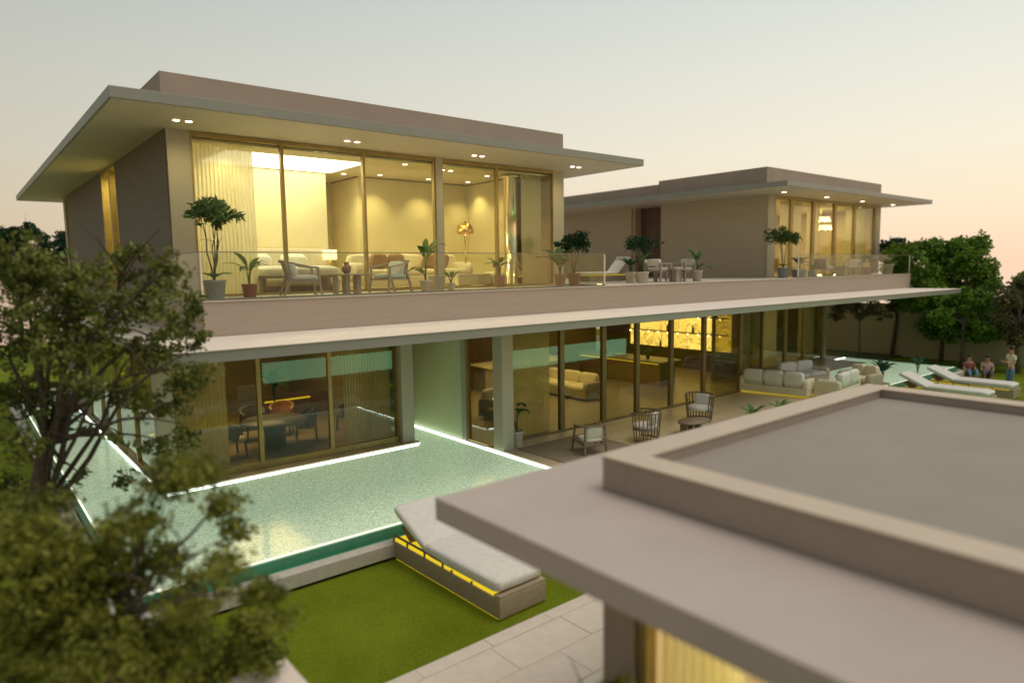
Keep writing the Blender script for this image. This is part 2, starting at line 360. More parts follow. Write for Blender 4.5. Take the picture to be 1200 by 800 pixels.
# pool: a sheet of water round the front and the left side of the house, and a second basin beyond the deck
def sheet(x0, x1, y0, y1, z): return MB().add([(x0,y0,z),(x1,y0,z),(x1,y1,z),(x0,y1,z)], [(0,1,2,3)])
pw = MB(); pw.add([(1.74,10.70,-.03),(10.44,10.70,-.03),(10.44,17.7,-.03),(9.45,17.7,-.03),(9.45,15.42,-.03),(3.12,15.42,-.03),(1.74,15.42,-.03),(3.12,34,-.03),(1.74,34,-.03)],
       [(0,1,4,5,6),(1,2,3,4),(6,5,7,8)])
pool = struct('pool_water', pw, WATER)
pw2 = sheet(26.25, 34.3, 10.70, 15.42, -.03); pool2 = struct('pool_water', pw2, WATER)
mwl = thing('water_wall', 'long low glowing mint wall mirrored in the ground floor glass', 'wall', (9.8, 3.5, G))
part('glowing_panel', MB().box(9.8, 27.6, 3.44, 3.50, 0, .85), MINT, mwl, world=True); part('wall', MB().box(9.8, 27.6, 3.30, 3.438, G, .80), PLASTER, mwl, world=True)
kb = MB()      # infinity edge: gutter kerb outside the weir
for (x0, x1, y0, y1) in ((1.38,10.46,10.24,10.48),): kb.box(x0, x1, y0, y1, G+.05, -.16)
kb.box(1.38, 1.62, 10.48, 34, G+.05, -.16); kb.box(26.0, 34.7, 10.24, 10.48, G+.05, -.16); kb.box(34.46, 34.7, 10.48, 15.8, G+.05, -.16)
struct('pool_kerb', kb, KERB, bevel=.012)
gp = MB(); gp.box(1.42, 10.42, 10.28, 10.45, G, G+.05); gp.box(1.42, 1.58, 10.45, 34, G, G+.05); struct('kerb_foot_strip', gp, BLACK)  # black strip set back under the kerb
gut = MB(); gut.box(1.62, 10.46, 10.48, 10.60, G, -.2); gut.box(26.24,34.46,10.48,10.60,G,-.2); struct('pool_gutter', gut, TEALW)
wr = MB(); wr.box(1.64, 10.46, 10.60, 10.66, G, -.012); wr.box(1.64, 1.70, 10.66, 34, G, -.012); wr.box(26.24, 34.40, 10.60, 10.66, G, -.012); wr.box(34.34, 34.40, 10.66, 15.4, G, -.012)
weir = struct('pool_wall', wr, TEALW)
def led(x0, x1, y0, y1, z0=-.028, z1=-.008, parent=weir, m=LED): part('led_strip', MB().box(x0,x1,y0,y1,z0,z1), m, parent, world=True)
led(1.70, 10.46, 10.662, 10.698, z1=.012, m=LEDC); led(1.702, 1.738, 10.70, 34, m=LEDC); led(26.3, 34.3, 10.662, 10.698, m=LEDC)
led(3.12, 9.42, 15.435, 15.455); led(3.135, 3.155, 15.457, 34); led(10.455, 10.475, 10.72, 17.7); led(9.455, 9.485, 15.5, 17.7); led(26.25, 34.2, 15.425, 15.455)
area('pool_edge_light', (6.3, 15.432, -.002), 6.2, 5, (.80, 1, .88), (R(-80), 0, 0), .012)
area('pool_edge_light', (10.452, 14.1, -.002), .012, 6, (.80, 1, .88), (0, R(80), 0), 6.8)
area('pool_edge_light', (3.132, 22, -.002), .012, 6, (.80, 1, .88), (0, R(80), 0), 12)
# house plinth and deck
pl = MB(); pl.box(3.16, 9.45, 15.46, 34, G, .03); pl.box(9.45, 10.48, 17.71, 34, G, .03); struct('house_plinth', pl, DECK, bevel=.006)
dk = MB(); dk.box(10.48, 26.24, 10.3, 16, G, -.02); dk.box(10.48, 34.4, 15.46, 34, G, -.022); dk.box(7.4, 12.0, 7.3, 10.238, G, -.3)
deck = struct('deck', dk, DECK)
tl = MB().box(.004, 1.192, .004, .592, -.02, .02).mesh('deck_tile', DECK)
ntile = 0; th = MB().box(.004, .592, .004, .592, -.02, .02).mesh('deck_tile', DECK)
for j in range(6):
    for i in range(12):
        x = 10.49+i*1.2-(.6 if j % 2 else 0); y = 10.3+j*.6
        if y > 13.6: continue
        if x < 10.48:
            part('deck_tile', th, None, deck).location = (10.49, y, 0); continue
        part('deck_tile', tl, None, deck).location = (x, y, rng.uniform(-.0015, .0015)); ntile += 1
# paving beside the pavilion
pv = MB(); pv.box(-6, 14, -8, 7.07, G-.1, G+.02); paving = struct('paving', pv, JOINT)
PT = {}
def slab(x0, x1, y0, y1, dz=0):
    k = (round(x1-x0, 3), round(y1-y0, 3))
    if k not in PT:
        b = MB().box(.004, k[0]-.004, .004, k[1]-.004, 0, .035); PT[k] = b.mesh('paving_slab', PAVE)
    o = part('paving_slab', PT[k], None, paving); o.location = (x0, y0, G+.02+dz)
for i in range(9): slab(3.07+(i-1)*1.08 if i else 1.99, 3.07+i*1.08 if i else 3.07, 6.83, 7.07, rng.uniform(-.002, .002))
for j in range(5):
    y1 = 6.83-j*.64
    for i in range(5):
        x0 = 2.63+i*1.27-(.63 if j % 2 else 0)-(.0); slab(x0, x0+1.27, y1-.64, y1, rng.uniform(-.002, .002))

# ================================================================== VILLA
V = thing('villa', 'large two storey flat roofed villa with lit glass rooms and deep roof overhangs', 'house', (3.7, 15.75, 0))
def vp(name, mb, m, **k): return part(name, mb, m, V, world=True, **k)
B = lambda *a: MB().box(*a)
T = 4.09
# ---- terrace slab and canopy
vp('terrace_slab', B(3.62, 36.45, 13.45, 31.6, 3.412, T-.03), BAND, bevel=.01)
vp('terrace_floor', B(3.60, 36.47, 13.43, 31.6, T-.028, T), TERR)
vp('canopy', B(2.5, 36.0, 11.11, 36, 3.21, 3.395), FASCIA, bevel=.01)
vp('canopy_cap', B(2.48, 36.02, 11.09, 36, 3.397, 3.409), WHITEC)
# ---- upper left block
def wall(name, *a, m=INWALL, **k): return vp(name, B(*a), m, **k)
SZ = 7.61
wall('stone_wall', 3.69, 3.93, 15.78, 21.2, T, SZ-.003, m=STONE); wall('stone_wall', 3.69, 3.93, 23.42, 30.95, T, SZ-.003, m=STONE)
wall('wall', 3.94, 4.0, 15.86, 21.2, T, SZ-.004); wall('wall', 3.94, 4.0, 23.42, 30.95, T, SZ-.004)
wall('column', 3.71, 4.17, 15.70, 15.778, T, SZ-.002, m=COLM)
wall('column', 14.66, 15.10, 15.70, 15.95, T, SZ-.002, m=COLM); wall('wall', 14.90, 15.08, 15.952, 31, T, SZ-.004, m=STONE_R)
wall('wall', 4.0, 14.9, 30.8, 31.0, T, SZ-.004); wall('column', 3.72, 3.95, 31.9, 32.3, T, SZ-.003, m=COLM)
ra = vp('roof_slab', B(2.35, 16.35, 13.54, 34.0, SZ, 7.808), FASCIA, bevel=.008)
vp('soffit', B(2.40, 16.30, 13.59, 33.95, SZ-.006, SZ-.001), SOFFIT)
def ringwall(x0, x1, y0, y1, z0, z1, t=.3):
    m = MB(); m.box(x0, x1, y0, y0+t, z0, z1); m.box(x0, x1, y1-t, y1, z0, z1); m.box(x0, x0+t, y0+t, y1-t, z0, z1); m.box(x1-t, x1, y0+t, y1-t, z0, z1); return m
vp('parapet', ringwall(3.45, 14.22, 14.80, 31.5, 7.81, 8.505), PLASTER)
vp('roof_deck', B(3.76, 13.9, 15.12, 31.2, 7.81, 7.95), ROOFM)
# interior ceiling (recess over the bedroom), floors, partitions
ce = MB(); ce.box(4.0, 5.5, 15.9, 30.8, 7.45, 7.50); ce.box(5.501, 14.9, 15.9, 30.8, 7.45, 7.50)
vp('ceiling', ce, INCEIL); vp('cove_ceiling', B(5.5, 9.45, 16.5, 18.6, 7.58, 7.60), INCEIL)
wall('wall', 4.01, 8.62, 18.85, 19.0, T, 7.449); wall('wall', 8.5, 9.78, 20.97, 21.1, T, 7.449); wall('wall', 9.75, 9.90, 19.07, 20.969, T, 7.449)
wall('wall', 9.901, 13.82, 19.07, 19.2, T, 7.449); wall('wall', 13.821, 13.95, 16.9, 19.2, T, 7.449)
vp('interior_floor', B(4.0, 14.9, 15.86, 30.8, T+.001, T+.012), INFLOOR)
for (a, b, c, d) in ((4.01,8.62,18.83,18.848),(9.901,13.82,19.05,19.068)): wall('ceiling_edge_strip', a, b, c, d, 7.41, 7.448, m=DARKB)  # thin dark bronze strips along the wall tops, below the ceiling
wall('ceiling_edge_strip', 13.80, 13.819, 16.9, 19.05, 7.41, 7.448, m=DARKB); wall('ceiling_edge_strip', 9.73, 9.749, 19.07, 20.9, 7.41, 7.448, m=DARKB)
def window(x0, x1, y, z0, z1, gm, fw_=.07, fm=BRONZE, deep=.12, head=.10, sill=.05, label=None):
    """one bay in a plane y = const: frame with its pane"""
    f = MB(); f.box(x0, x0+fw_/2, y-deep/2, y+deep/2, z0, z1); f.box(x1-fw_/2, x1, y-deep/2, y+deep/2, z0, z1)
    f.box(x0+fw_/2, x1-fw_/2, y-deep/2, y+deep/2, z1-head, z1-.002); f.box(x0+fw_/2, x1-fw_/2, y-deep/2, y+deep/2, z0, z0+sill)
    o = vp('window', f, fm, label=label); part('pane', B(x0+fw_/2, x1-fw_/2, y-.006, y+.006, z0+sill, z1-head), gm, o, world=True); return o
def windowx(x, y0, y1, z0, z1, gm, fw_=.07, fm=BRONZE, deep=.12, head=.10, sill=.05):
    f = MB(); f.box(x-deep/2, x+deep/2, y0, y0+fw_/2, z0, z1); f.box(x-deep/2, x+deep/2, y1-fw_/2, y1, z0, z1)
    f.box(x-deep/2, x+deep/2, y0+fw_/2, y1-fw_/2, z1-head, z1-.002); f.box(x-deep/2, x+deep/2, y0+fw_/2, y1-fw_/2, z0, z0+sill)
    o = vp('window', f, fm); part('pane', B(x-.006, x+.006, y0+fw_/2, y1-fw_/2, z0+sill, z1-head), gm, o, world=True); return o
xs = [4.17, 6.14, 8.21, 10.31]
for a, b in zip(xs[:-1], xs[1:]): window(a, b-.002, 15.75, T+.002, SZ-.008, GL_UP)
wall('column', 10.31, 10.53, 15.66, 15.84, T+.002, SZ-.008, m=COLM, label='grey mullion column between the glass bays')
window(10.532, 12.44, 15.75, T+.002, SZ-.008, GL_UP); window(12.442, 14.655, 15.75, T+.002, SZ-.008, GL_UP)
windowx(3.78, 21.21, 22.2, T+.002, SZ-.008, GL_UP, fw_=.14, deep=.20); windowx(3.78, 22.202, 23.41, T+.002, SZ-.008, GL_UP, fw_=.14, deep=.20)
windowx(3.78, 30.96, 31.89, T+.002, SZ-.008, GL_UP, fw_=.2)
vp('cove_light_panel', B(5.2, 8.75, 16.7, 18.82, 7.435, 7.449), emit('cove_glow', (1, .91, .62), 6.8))
area('hall_light', (4.6, 22.3, 7.40), .9, 240, (1, .84, .36), (0, 0, 0), 1.6)
def dl(x, y, z, p=9, ang=120, parent=None, lamp=True, r=.05, n=1):
    b = MB().lathe([(r*1.25, 0), (r*1.25, -.008), (r, -.010)], (x, y, z), 12)
    o = part('downlight', b, DLM, V, world=True)
    if lamp: spot('downlight_lamp', (x, y, z-.03), p, ang=ang)
for (x, y) in ((3.70,14.80),(3.93,14.79),(7.38,14.88),(7.63,14.87),(11.01,14.85),(11.26,14.84),(14.6,14.8),(14.86,14.79)): dl(x, y, SZ-.006, lamp=(x in (3.93, 7.38, 11.26, 14.6)), p=45, ang=160)
for (x, y) in ((9.2,18.85),(10.2,18.5),(11.9,18.5),(13.36,18.4)): dl(x, y, 7.449, p=110, ang=105)
for (x, y) in ((9.75,16.3),(11.17,16.6),(11.45,16.6),(13.0,16.9),(5.0,16.6)): dl(x, y, 7.449, p=90, ang=130)
for (x, y) in ((6.4,17.0),(6.9,17.4),(7.4,16.8),(8.0,17.2)): dl(x, y, 7.578, lamp=False, r=.035)
# ---- glass balustrade at the terrace edge
def balustrade(label):
    o = vp('balustrade', B(0, .01, 0, .01, 0, .01), GEDGE); return o
bal = MB(); bal.box(3.64, 14.60, 13.47, 13.53, T+.0, T+.035); bal.box(14.56, 14.60, 13.53, 15.2, T, T+.035); bal = vp('balustrade', bal, GEDGE)
def gpx(x0, x1, y, par):
    p = part('glass_panel', B(x0+.006, x1-.006, y-.007, y+.007, T+.035, T+.90), GL_BAL, par, world=True)
    part('top_rail', B(x0+.006, x1-.006, y-.009, y+.009, T+.90, T+.915), GEDGE, p, world=True) if False else None
for i in range(5): gpx(3.64+i*2.19, 3.64+(i+1)*2.19, 13.5, bal)
part('top_rail', B(3.64, 14.60, 13.488, 13.512, T+.90, T+.918), GEDGE, bal, world=True)
part('glass_panel', B(14.573, 14.587, 13.53, 15.2, T+.035, T+.90), GL_BAL, bal, world=True)
part('top_rail', B(14.57, 14.59, 13.52, 15.2, T+.90, T+.918), GEDGE, bal, world=True)
part('end_post', B(14.57, 14.60, 13.485, 13.52, T+.0, T+.90), WHITEC, bal, world=True); part('end_post', B(3.625, 3.65, 13.485, 13.52, T+.0, T+.90), WHITEC, bal, world=True)
part('glass_panel', B(3.633, 3.645, 13.53, 15.7, T+.035, T+.90), GL_BAL, bal, world=True)
part('top_rail', B(3.63, 3.65, 13.52, 15.7, T+.90, T+.918), GEDGE, bal, world=True)
b2 = MB(); b2.box(25.6, 36.40, 13.47, 13.53, T, T+.035); b2 = vp('balustrade', b2, GEDGE)
for i in range(5): gpx(25.6+i*2.16, 25.6+(i+1)*2.16, 13.5, b2)
part('top_rail', B(25.6, 36.40, 13.488, 13.512, T+.90, T+.918), GEDGE, b2, world=True)
part('glass_panel', B(36.38, 36.394, 13.53, 20, T+.035, T+.90), GL_BAL, b2, world=True); part('top_rail', B(36.377, 36.397, 13.52, 20, T+.90, T+.918), GEDGE, b2, world=True)
part('end_post', B(25.6, 25.63, 13.485, 13.52, T, T+.90), WHITEC, b2, world=True); part('end_post', B(36.375, 36.40, 13.485, 13.519, T, T+.90), WHITEC, b2, world=True)
# ---- upper right block
wall('stone_wall', 27.15, 27.4, 15.86, 21.4, T, SZ-.003, m=STONE_R); wall('stone_wall', 27.3, 27.5, 23.4, 33.8, T, SZ-.003, m=STONE_R)
wall('stone_wall', 27.9, 28.1, 21.0, 23.6, T, SZ-.003, m=mat('dark_recess_wall', (.13,.075,.04), .5)); wall('stone_wall', 27.401, 27.9, 23.25, 23.39, T, SZ-.003, m=STONE_R)  # plain dark brown wall closes the back of the recess
wall('column', 27.17, 27.72, 15.72, 15.858, T, SZ-.002, m=COLM); wall('column', 37.75, 38.3, 15.72, 16.0, T, SZ-.002, m=COLM)
wall('wall', 38.1, 38.28, 16.0, 31, T, SZ-.004, m=STONE_R); wall('wall', 27.5, 38.1, 21.2, 21.35, T, SZ-.004, m=mat('warm_inner_wall', (.52,.44,.24), .8))
wall('ceiling', 27.42, 38.1, 15.88, 21.2, 7.45, 7.5, m=INCEIL); vp('interior_floor', B(27.42, 38.1, 15.86, 21.2, T+.001, T+.012), INFLOOR)
wall('wall', 27.402, 27.44, 15.9, 21.2, T+.013, 7.449)
vp('roof_slab', B(24.85, 39.3, 13.62, 34.0, SZ, 7.808), FASCIA, bevel=.008); vp('soffit', B(24.9, 39.25, 13.67, 33.95, SZ-.006, SZ-.001), SOFFIT)
vp('parapet', ringwall(25.46, 36.05, 14.82, 20.2, 7.81, 8.505), PLASTER); vp('parapet', ringwall(25.44, 36.03, 20.21, 34.0, 7.81, 8.35), PLASTER)
vp('roof_deck', B(25.77, 35.7, 15.13, 33.6, 7.81, 7.9), ROOFM)
for a, b in ((27.722,29.2),(29.202,31.2),(31.202,33.3),(33.302,35.4),(35.402,37.748)): window(a, b, 15.8, T+.002, SZ-.008, GL_UP, fw_=.22)
for (x, y) in ((26.98,14.92),(30.73,14.95),(34.4,14.98),(37.89,14.97)): dl(x, y, SZ-.006, lamp=(x != 34.4), p=12, ang=150, r=.07)
area('upper_right_room_light', (30.2, 18.2, 7.40), 4, 150, (1, .72, .30), sy=2.5)
area('upper_right_room_light', (35.6, 18.2, 7.40), 3, 110, (1, .82, .30), sy=2.5)
# ---- ground floor, left wing
GF, GC = .03, 3.208
wall('column', 3.17, 3.5, 15.66, 16.0, GF, GC, m=COLM); wall('column', 9.06, 9.42, 15.66, 16.1, GF, GC, m=COLM)
for a, b in ((3.502,5.38),(5.382,7.14),(7.142,9.058)): window(a, b, 15.90, GF+.001, GC, GL_GR, fw_=.09, sill=.14)
windowx(9.36, 16.102, 17.8, GF, GC, GL_GR)
for a, b in ((16.002,18.4),(18.402,20.8),(20.802,23.2),(23.202,25.6)): windowx(3.28, a, b, GF, GC, GL_GR)
wall('wall', 3.3, 9.3, 23.9, 24.05, GF, GC, m=mat('olive_back_wall', (.32,.26,.14), .7)); wall('wall', 9.2, 9.32, 17.802, 23.9, GF, GC, m=mat('umber_wall', (.26,.22,.13), .7)); wall('wall', 3.3, 3.5, 25.6, 31, GF, GC, m=STONE)
vp('interior_floor', B(3.34, 9.3, 15.97, 23.9, GF+.001, GF+.012), mat('brown_carpet_floor', (.24, .18, .10), .9, base2=(.32,.24,.14), scale=20))
wall('wall', 9.43, 10.49, 17.74, 17.86, GF, GC, m=mat('teal_glass_wall', (.10,.22,.18), .25))
wall('green_wall', 10.51, 10.66, 14.96, 17.74, .0, GC, m=GREENW); wall('wall_trim', 10.49, 10.66, 14.78, 14.958, .0, GC, m=COLM)
windowx(10.60, 13.56, 14.778, .0, GC, GL_GR); wall('column', 10.50, 10.86, 13.18, 13.558, .0, GC, m=COLM)
# ---- ground floor, right wing
xs = [10.862, 13.08, 14.80, 16.32, 18.02, 19.82, 22.06, 23.56]
for a, b in zip(xs[:-1], xs[1:]): window(a, b-.002, 13.75, .0, GC, GL_GR, fw_=.16, fm=DARKB, sill=.07)
windowx(23.60, 13.8, 15.9, .0, GC, GL_GR); xs = [23.66, 26.5, 29.3, 31.0, 32.9]
for a, b in zip(xs[:-1], xs[1:]): window(a, b-.002, 15.98, .0, GC, GL_GR, fw_=.20, fm=BRONZE, sill=.05)
wall('column', 32.902, 33.1, 15.9, 16.2, .0, GC, m=mat('green_edge_column', (.20,.28,.18), .4)); windowx(33.0, 16.202, 19, .0, GC, GL_GR); windowx(33.0, 19.002, 22, .0, GC, GL_GR)
vp('interior_floor', B(10.7, 32.9, 13.85, 24, -.019, .012), mat('living_floor', (.27,.23,.15), .35, base2=(.34,.29,.19), scale=2, stretch=(.5,5,1)))
wall('wall', 10.67, 25.2, 23.9, 24.05, .012, GC, m=DARKWOOD); wall('wall', 10.662, 10.72, 14.9, 23.9, .012, GC, m=DARKWOOD)
wall('wall', 25.82, 26.0, 16.2, 23.9, .012, GC, m=DARKWOOD); wall('wall', 26.0, 32.9, 22.1, 22.2, .012, GC, m=mat('sage_wall', (.34,.34,.22), .8))
# backlit marble bar wall on the x = 25.2 side, framed in wood
wall('wood_surround', 25.55, 25.80, 15.9, 23.9, .012, .90, m=DARKWOOD); wall('wood_surround', 25.55, 25.80, 21.95, 23.9, .902, GC, m=DARKWOOD)
mw = vp('marble_wall', B(25.60, 25.79, 16.5, 21.95, .902, 3.18), MARBLE)
for z in (1.62, 2.35):
    s = part('shelf', B(25.25, 25.595, 16.5, 21.95, z, z+.035), DARKWOOD, mw, world=True)
    for k in range(10): part('shelf_light', MB().lathe([(.035, 0), (.045, -.03), (.02, -.05)], (25.30, 16.75+k*.55, z-.002), 8), BULB, s, world=True)
area('bar_wall_light', (25.0, 19.2, 3.1), .3, 30, (1, .74, .20), (0, R(35), 0), 5.2)
area('living_light', (15.5, 17.5, 3.15), 8, 240, (1, .78, .34), sy=4)
area('office_light', (6.0, 19.0, 3.15), 3, 120, (1, .76, .34), sy=3)
area('east_room_light', (29.5, 19.0, 3.15), 4, 130, (1, .84, .42), sy=3)

# ================================================================== PAVILION (near, right)
P = thing('pavilion', 'low flat roofed pavilion in the near foreground with taupe roof and raised parapet', 'pavilion', (3.8, 3.5, 0))
def pp(name, mb, m, **k): return part(name, mb, m, P, world=True, **k)
pp('roof_slab', B(3.02, 10.35, -14, 4.73, 2.50, 2.70), ROOFM, bevel=.012)
pp('parapet', ringwall(4.22, 9.42, -13, 3.93, 2.703, 2.985, .27), PLASTER, bevel=.008)
pp('parapet_cap', ringwall(4.205, 9.435, -13.01, 3.945, 2.987, 3.0, .30), CAPM)
pp('roof_deck', B(4.50, 9.14, -12.7, 3.65, 2.703, 2.89), mat('grey_roof_membrane', (.325, .285, .235), .85, var=.06, scale=1.2, bump=.2))
pp('wall', B(3.80, 4.0, 3.22, 3.53, G, 2.497), PLASTER); pp('wall', B(4.001, 9.5, 3.35, 3.52, G, 2.497), PLASTER)
for k in range(3):
    y1 = 3.218-k*2.2; f = MB(); x0, x1 = 3.84, 3.96
    f.box(x0, x1, y1-.09, y1, G+.1, 2.497); f.box(x0, x1, y1-2.198, y1-2.15, G+.1, 2.497); f.box(x0, x1, y1-2.15, y1-.09, G+.1, G+.2); f.box(x0, x1, y1-2.15, y1-.09, 2.42, 2.495)
    wn = pp('window', f, BRONZE); part('pane', B(3.894, 3.906, y1-2.15, y1-.09, G+.2, 2.42), GL_UP, wn, world=True)
pp('wall', B(6.5, 6.6, -6, 3.35, G+.03, 2.497), INWALL); pp('wall', B(3.8, 3.96, -14, -3.39, G, 2.497), PLASTER)
pp('interior_floor', B(4.0, 6.5, -6, 3.35, G+.02, G+.06), INFLOOR)
area('pavilion_light', (5.2, .8, 2.45), 1.4, 200, (1, .86, .50), sy=4)

# ================================================================== BOUNDARY, NEAR COPING
gw = MB(); gw.box(39.9, 40.15, -20, 24, G-.05, 2.35); gwt = thing('garden_wall', 'long plain beige boundary wall behind the trees on the far right', 'wall', (40.0, 2, G))
part('wall', gw, mat('boundary_render', (.50,.46,.32), .85, var=.06, scale=.6), gwt, world=True); part('coping', MB().box(39.87, 40.18, -20, 24, 2.352, 2.42), KERB, gwt, world=True)
hl = MB(); hl.box(33.5, 39.9, 15.0, 24, G, G+.06)
struct('planting_bed', hl, mat('bed_turf', (.05,.07,.012), .95))
nw = thing('planter_wall', 'pale stone coping corner of a low wall at the bottom edge of the picture', 'wall', (1.2, 4.9, G))
part('wall', MB().box(-1.5, 2.0, 3.2, 5.66, G, 1.12), PLASTER, nw, world=True); part('coping', MB().box(-1.55, 2.05, 3.15, 5.72, 1.122, 1.2), WHITEC, nw, world=True, bevel=.01)

# ================================================================== CURTAINS
def curtain(x0, x1, y, z0, z1, m, label, grp=None, amp=.022, wl=.085, axis='x', cat='curtain'):
    n = max(8, int(abs(x1-x0)/wl*8)); vs = []; fs = []
    for i in range(n+1):
        t = i/n; u = x0+(x1-x0)*t; ph = (u-x0)/wl*2*math.pi
        d = amp*math.sin(ph+.8*math.sin(u*3.1))*(1+.3*math.sin(u*7.7))
        for z, k in ((z0, 1.15), (z1, .85)): vs.append((u, y+d*k, z) if axis == 'x' else (y+d*k, u, z))
    for i in range(n): fs.append((2*i, 2*i+2, 2*i+3, 2*i+1))
    b = MB().add(vs, fs, True); cx = (x0+x1)/2
    loc = (cx, y, z0) if axis == 'x' else (y, cx, z0)
    b.v = [tuple(Vector(v)-Vector(loc)) for v in b.v]
    return solo('curtain', b, m, label, cat, loc, grp)
curtain(4.25, 5.62, 16.15, T+.02, 7.44, CURT, 'tall cream sheer curtain at the far left of the upper bedroom glass')
curtain(13.75, 14.6, 16.2, T+.02, 7.44, CURT, 'cream sheer curtain beside the shiny column at the right end of the upper lounge')
curtain(29.0, 30.9, 16.2, T+.02, 7.44, CURG, 'grey sheer curtain behind the small tree in the upper right room')
curtain(31.6, 32.8, 16.3, T+.02, 7.44, CURT, 'sheer curtain left of the chandelier in the upper right room')
curtain(35.4, 37.6, 16.2, T+.02, 7.44, CURT, 'sheer curtain at the right end of the upper right room')
curtain(3.55, 4.75, 16.2, GF+.02, 3.19, CURG, 'grey sheer curtain at the left end of the ground floor office glass')
curtain(7.65, 9.0, 16.2, GF+.02, 3.19, CURG, 'grey sheer curtain beside the corner column of the ground floor office')
curtain(11.0, 12.95, 14.1, .02, 3.19, CURG, 'grey sheer curtain behind the potted plant by the deck corner column')
curtain(22.8, 23.4, 14.15, .02, 3.19, CURG, 'sheer curtain right of the marble bar wall on the ground floor')
curtain(26.6, 29.2, 16.35, .02, 3.19, CURG, 'wide grey sheer curtain in the right end rooms of the ground floor')
curtain(31.2, 32.7, 16.35, .02, 3.19, CURG, 'sheer curtain at the right end corner of the ground floor')
curtain(21.35, 23.3, 4.35, T+.02, 7.44, CURT, 'added cream curtain catching the hall light in the tall side window of the upper left block', axis='y')  # curtain added to catch the hall light and brighten this window
curtain(2.5, 3.2, 4.12, G+.08, 2.44, CURT, 'cream curtain inside the near pavilion window', axis='y', amp=.04)
curtain(17.0, 18.2, 3.62, GF+.02, 3.19, CURG, 'grey sheer curtain in the side window over the left water channel', axis='y')
curtain(20.3, 22.6, 3.62, GF+.02, 3.19, CURG, 'second grey sheer curtain along the left side of the house', axis='y')

# ================================================================== FURNITURE BUILDERS
def armchair(label, loc, rz, wood=OAKG, cush=WHITE, pillow_m=WHITE, grp=None, armless=False, slats=7):
    """low lounge chair: front towards +x"""
    t = thing('armchair', label, 'chair', loc, rz, grp)
    for s in (-1, 1):
        part('leg', MB().bar((.36, s*.34, 0), (.29, s*.33, .60), .045), wood, t); part('leg', MB().bar((-.42, s*.30, 0), (-.27, s*.33, .42), .045), wood, t)
        pts = [(.32, s*.335, .60), (.05, s*.345, .635), (-.22, s*.335, .70), (-.40, s*.24, .74), (-.44, 0, .76)]
        b = MB()
        for p, q in zip(pts[:-1], pts[1:]): b.bar(p, q, .055, .035)
        part('arm_rest', b, wood, t)
    b = MB()
    for i in range(slats):
        a = (i/(slats-1)-.5)*2; b.bar((-.28, a*.27, .33), (-.42+.10*a*a, a*.29, .75), .035, .018, (1,0,0))
    part('back_slats', b, wood, t)
    b = MB(); b.box(-.30, .32, -.32, .32, .29, .33); part('seat_frame', b, wood, t)
    part('seat_cushion', MB().pillow((.02, 0, .385), (.60, .60, .13), seed=1), cush, t)
    part('back_cushion', MB().pillow((-.20, 0, .56), (.16, .50, .36), Matrix.Rotation(-.28, 3, 'Y'), seed=2), pillow_m, t)
    return t
def sling_chair(label, loc, rz):
    t = thing('armchair', label, 'chair', loc, rz)
    for s in (-1, 1):
        part('leg', MB().bar((.34, s*.33, 0), (.25, s*.28, .66), .045), OAKB, t); part('leg', MB().bar((-.34, s*.30, 0), (-.30, s*.26, .74), .045), OAKB, t)
        part('arm_rest', MB().bar((.30, s*.285, .66), (-.34, s*.265, .72), .06, .03), OAKB, t)
    b = MB(); b.bar((.28, -.28, .30), (.28, .28, .30), .05); b.bar((-.31, -.27, .26), (-.31, .27, .26), .05); b.bar((-.30,-.27,.73), (-.30,.27,.73), .07, .03)
    for s in (-1,1): b.bar((.28, s*.28, .30), (-.31, s*.27, .26), .05)
    part('frame', b, OAKB, t)
    part('seat_cushion', MB().pillow((.0, 0, .36), (.54, .50, .12)), WHITE, t); part('back_cushion', MB().pillow((-.22, 0, .56), (.12, .50, .32), Matrix.Rotation(-.2, 3, 'Y')), WHITE, t)
    return t
def hoop_chair(label, loc, rz):
    """round slatted tub chair"""
    t = thing('slatted_chair', label, 'chair', loc, rz); n = 17
    for k in range(n):
        a = R(55+250*k/(n-1)); part('slat', MB().bar((.34*math.cos(a), .34*math.sin(a), .03), (.42*math.cos(a), .42*math.sin(a), .80), .03, .02), OAKB, t)
    for z, r in ((.79, .42), (.36, .38), (.06, .35)):
        part('hoop', MB().tube([(r*math.cos(R(a)), r*math.sin(R(a)), z) for a in range(52, 309, 16)], .022, 6), OAKB, t)
    part('seat_cushion', MB().lathe([(.05,.34),(.30,.34),(.35,.38),(.34,.44),(.28,.47),(.02,.48)], n=20), WHITE, t)
    part('back_cushion', MB().pillow((-.24, 0, .62), (.14, .46, .32), Matrix.Rotation(-.2, 3, 'Y')), WHITE, t)
    return t
def plinth_table(label, loc, rz=0, w_=.95, d=.62, h=.42, top=OAKG, leg=OAKG, name='coffee_table'):
    t = thing(name, label, 'table', loc, rz)
    part('table_top', MB().lathe([(.50, h-.04), (.505, h-.02), (.50, h)], n=28, sx=w_, sy=d), top, t)
    for x in (-.13*w_, .16*w_): part('leg', MB().box(x-.055, x+.055, -.10, .10, 0, h-.041), leg, t)
    for s in (-1,): part('leg', MB().box(-.40*w_-.02, -.40*w_+.02, -.12, .12, 0, h-.041), leg, t)
    return t
def pot(t, r, h, m, rim=True, tr=.8):
    prof = [(r*tr*.96, 0), (r*tr, .01), (r*.97, h*.86), (r*1.04, h*.88), (r*1.05, h), (r*.92, h), (r*.90, h-.04)]
    part('pot', MB().lathe(prof, n=20), m, t); part('soil', MB().lathe([(.01, h-.06), (r*.89, h-.055), (r*.885, h-.045)], n=14), SOIL, t)
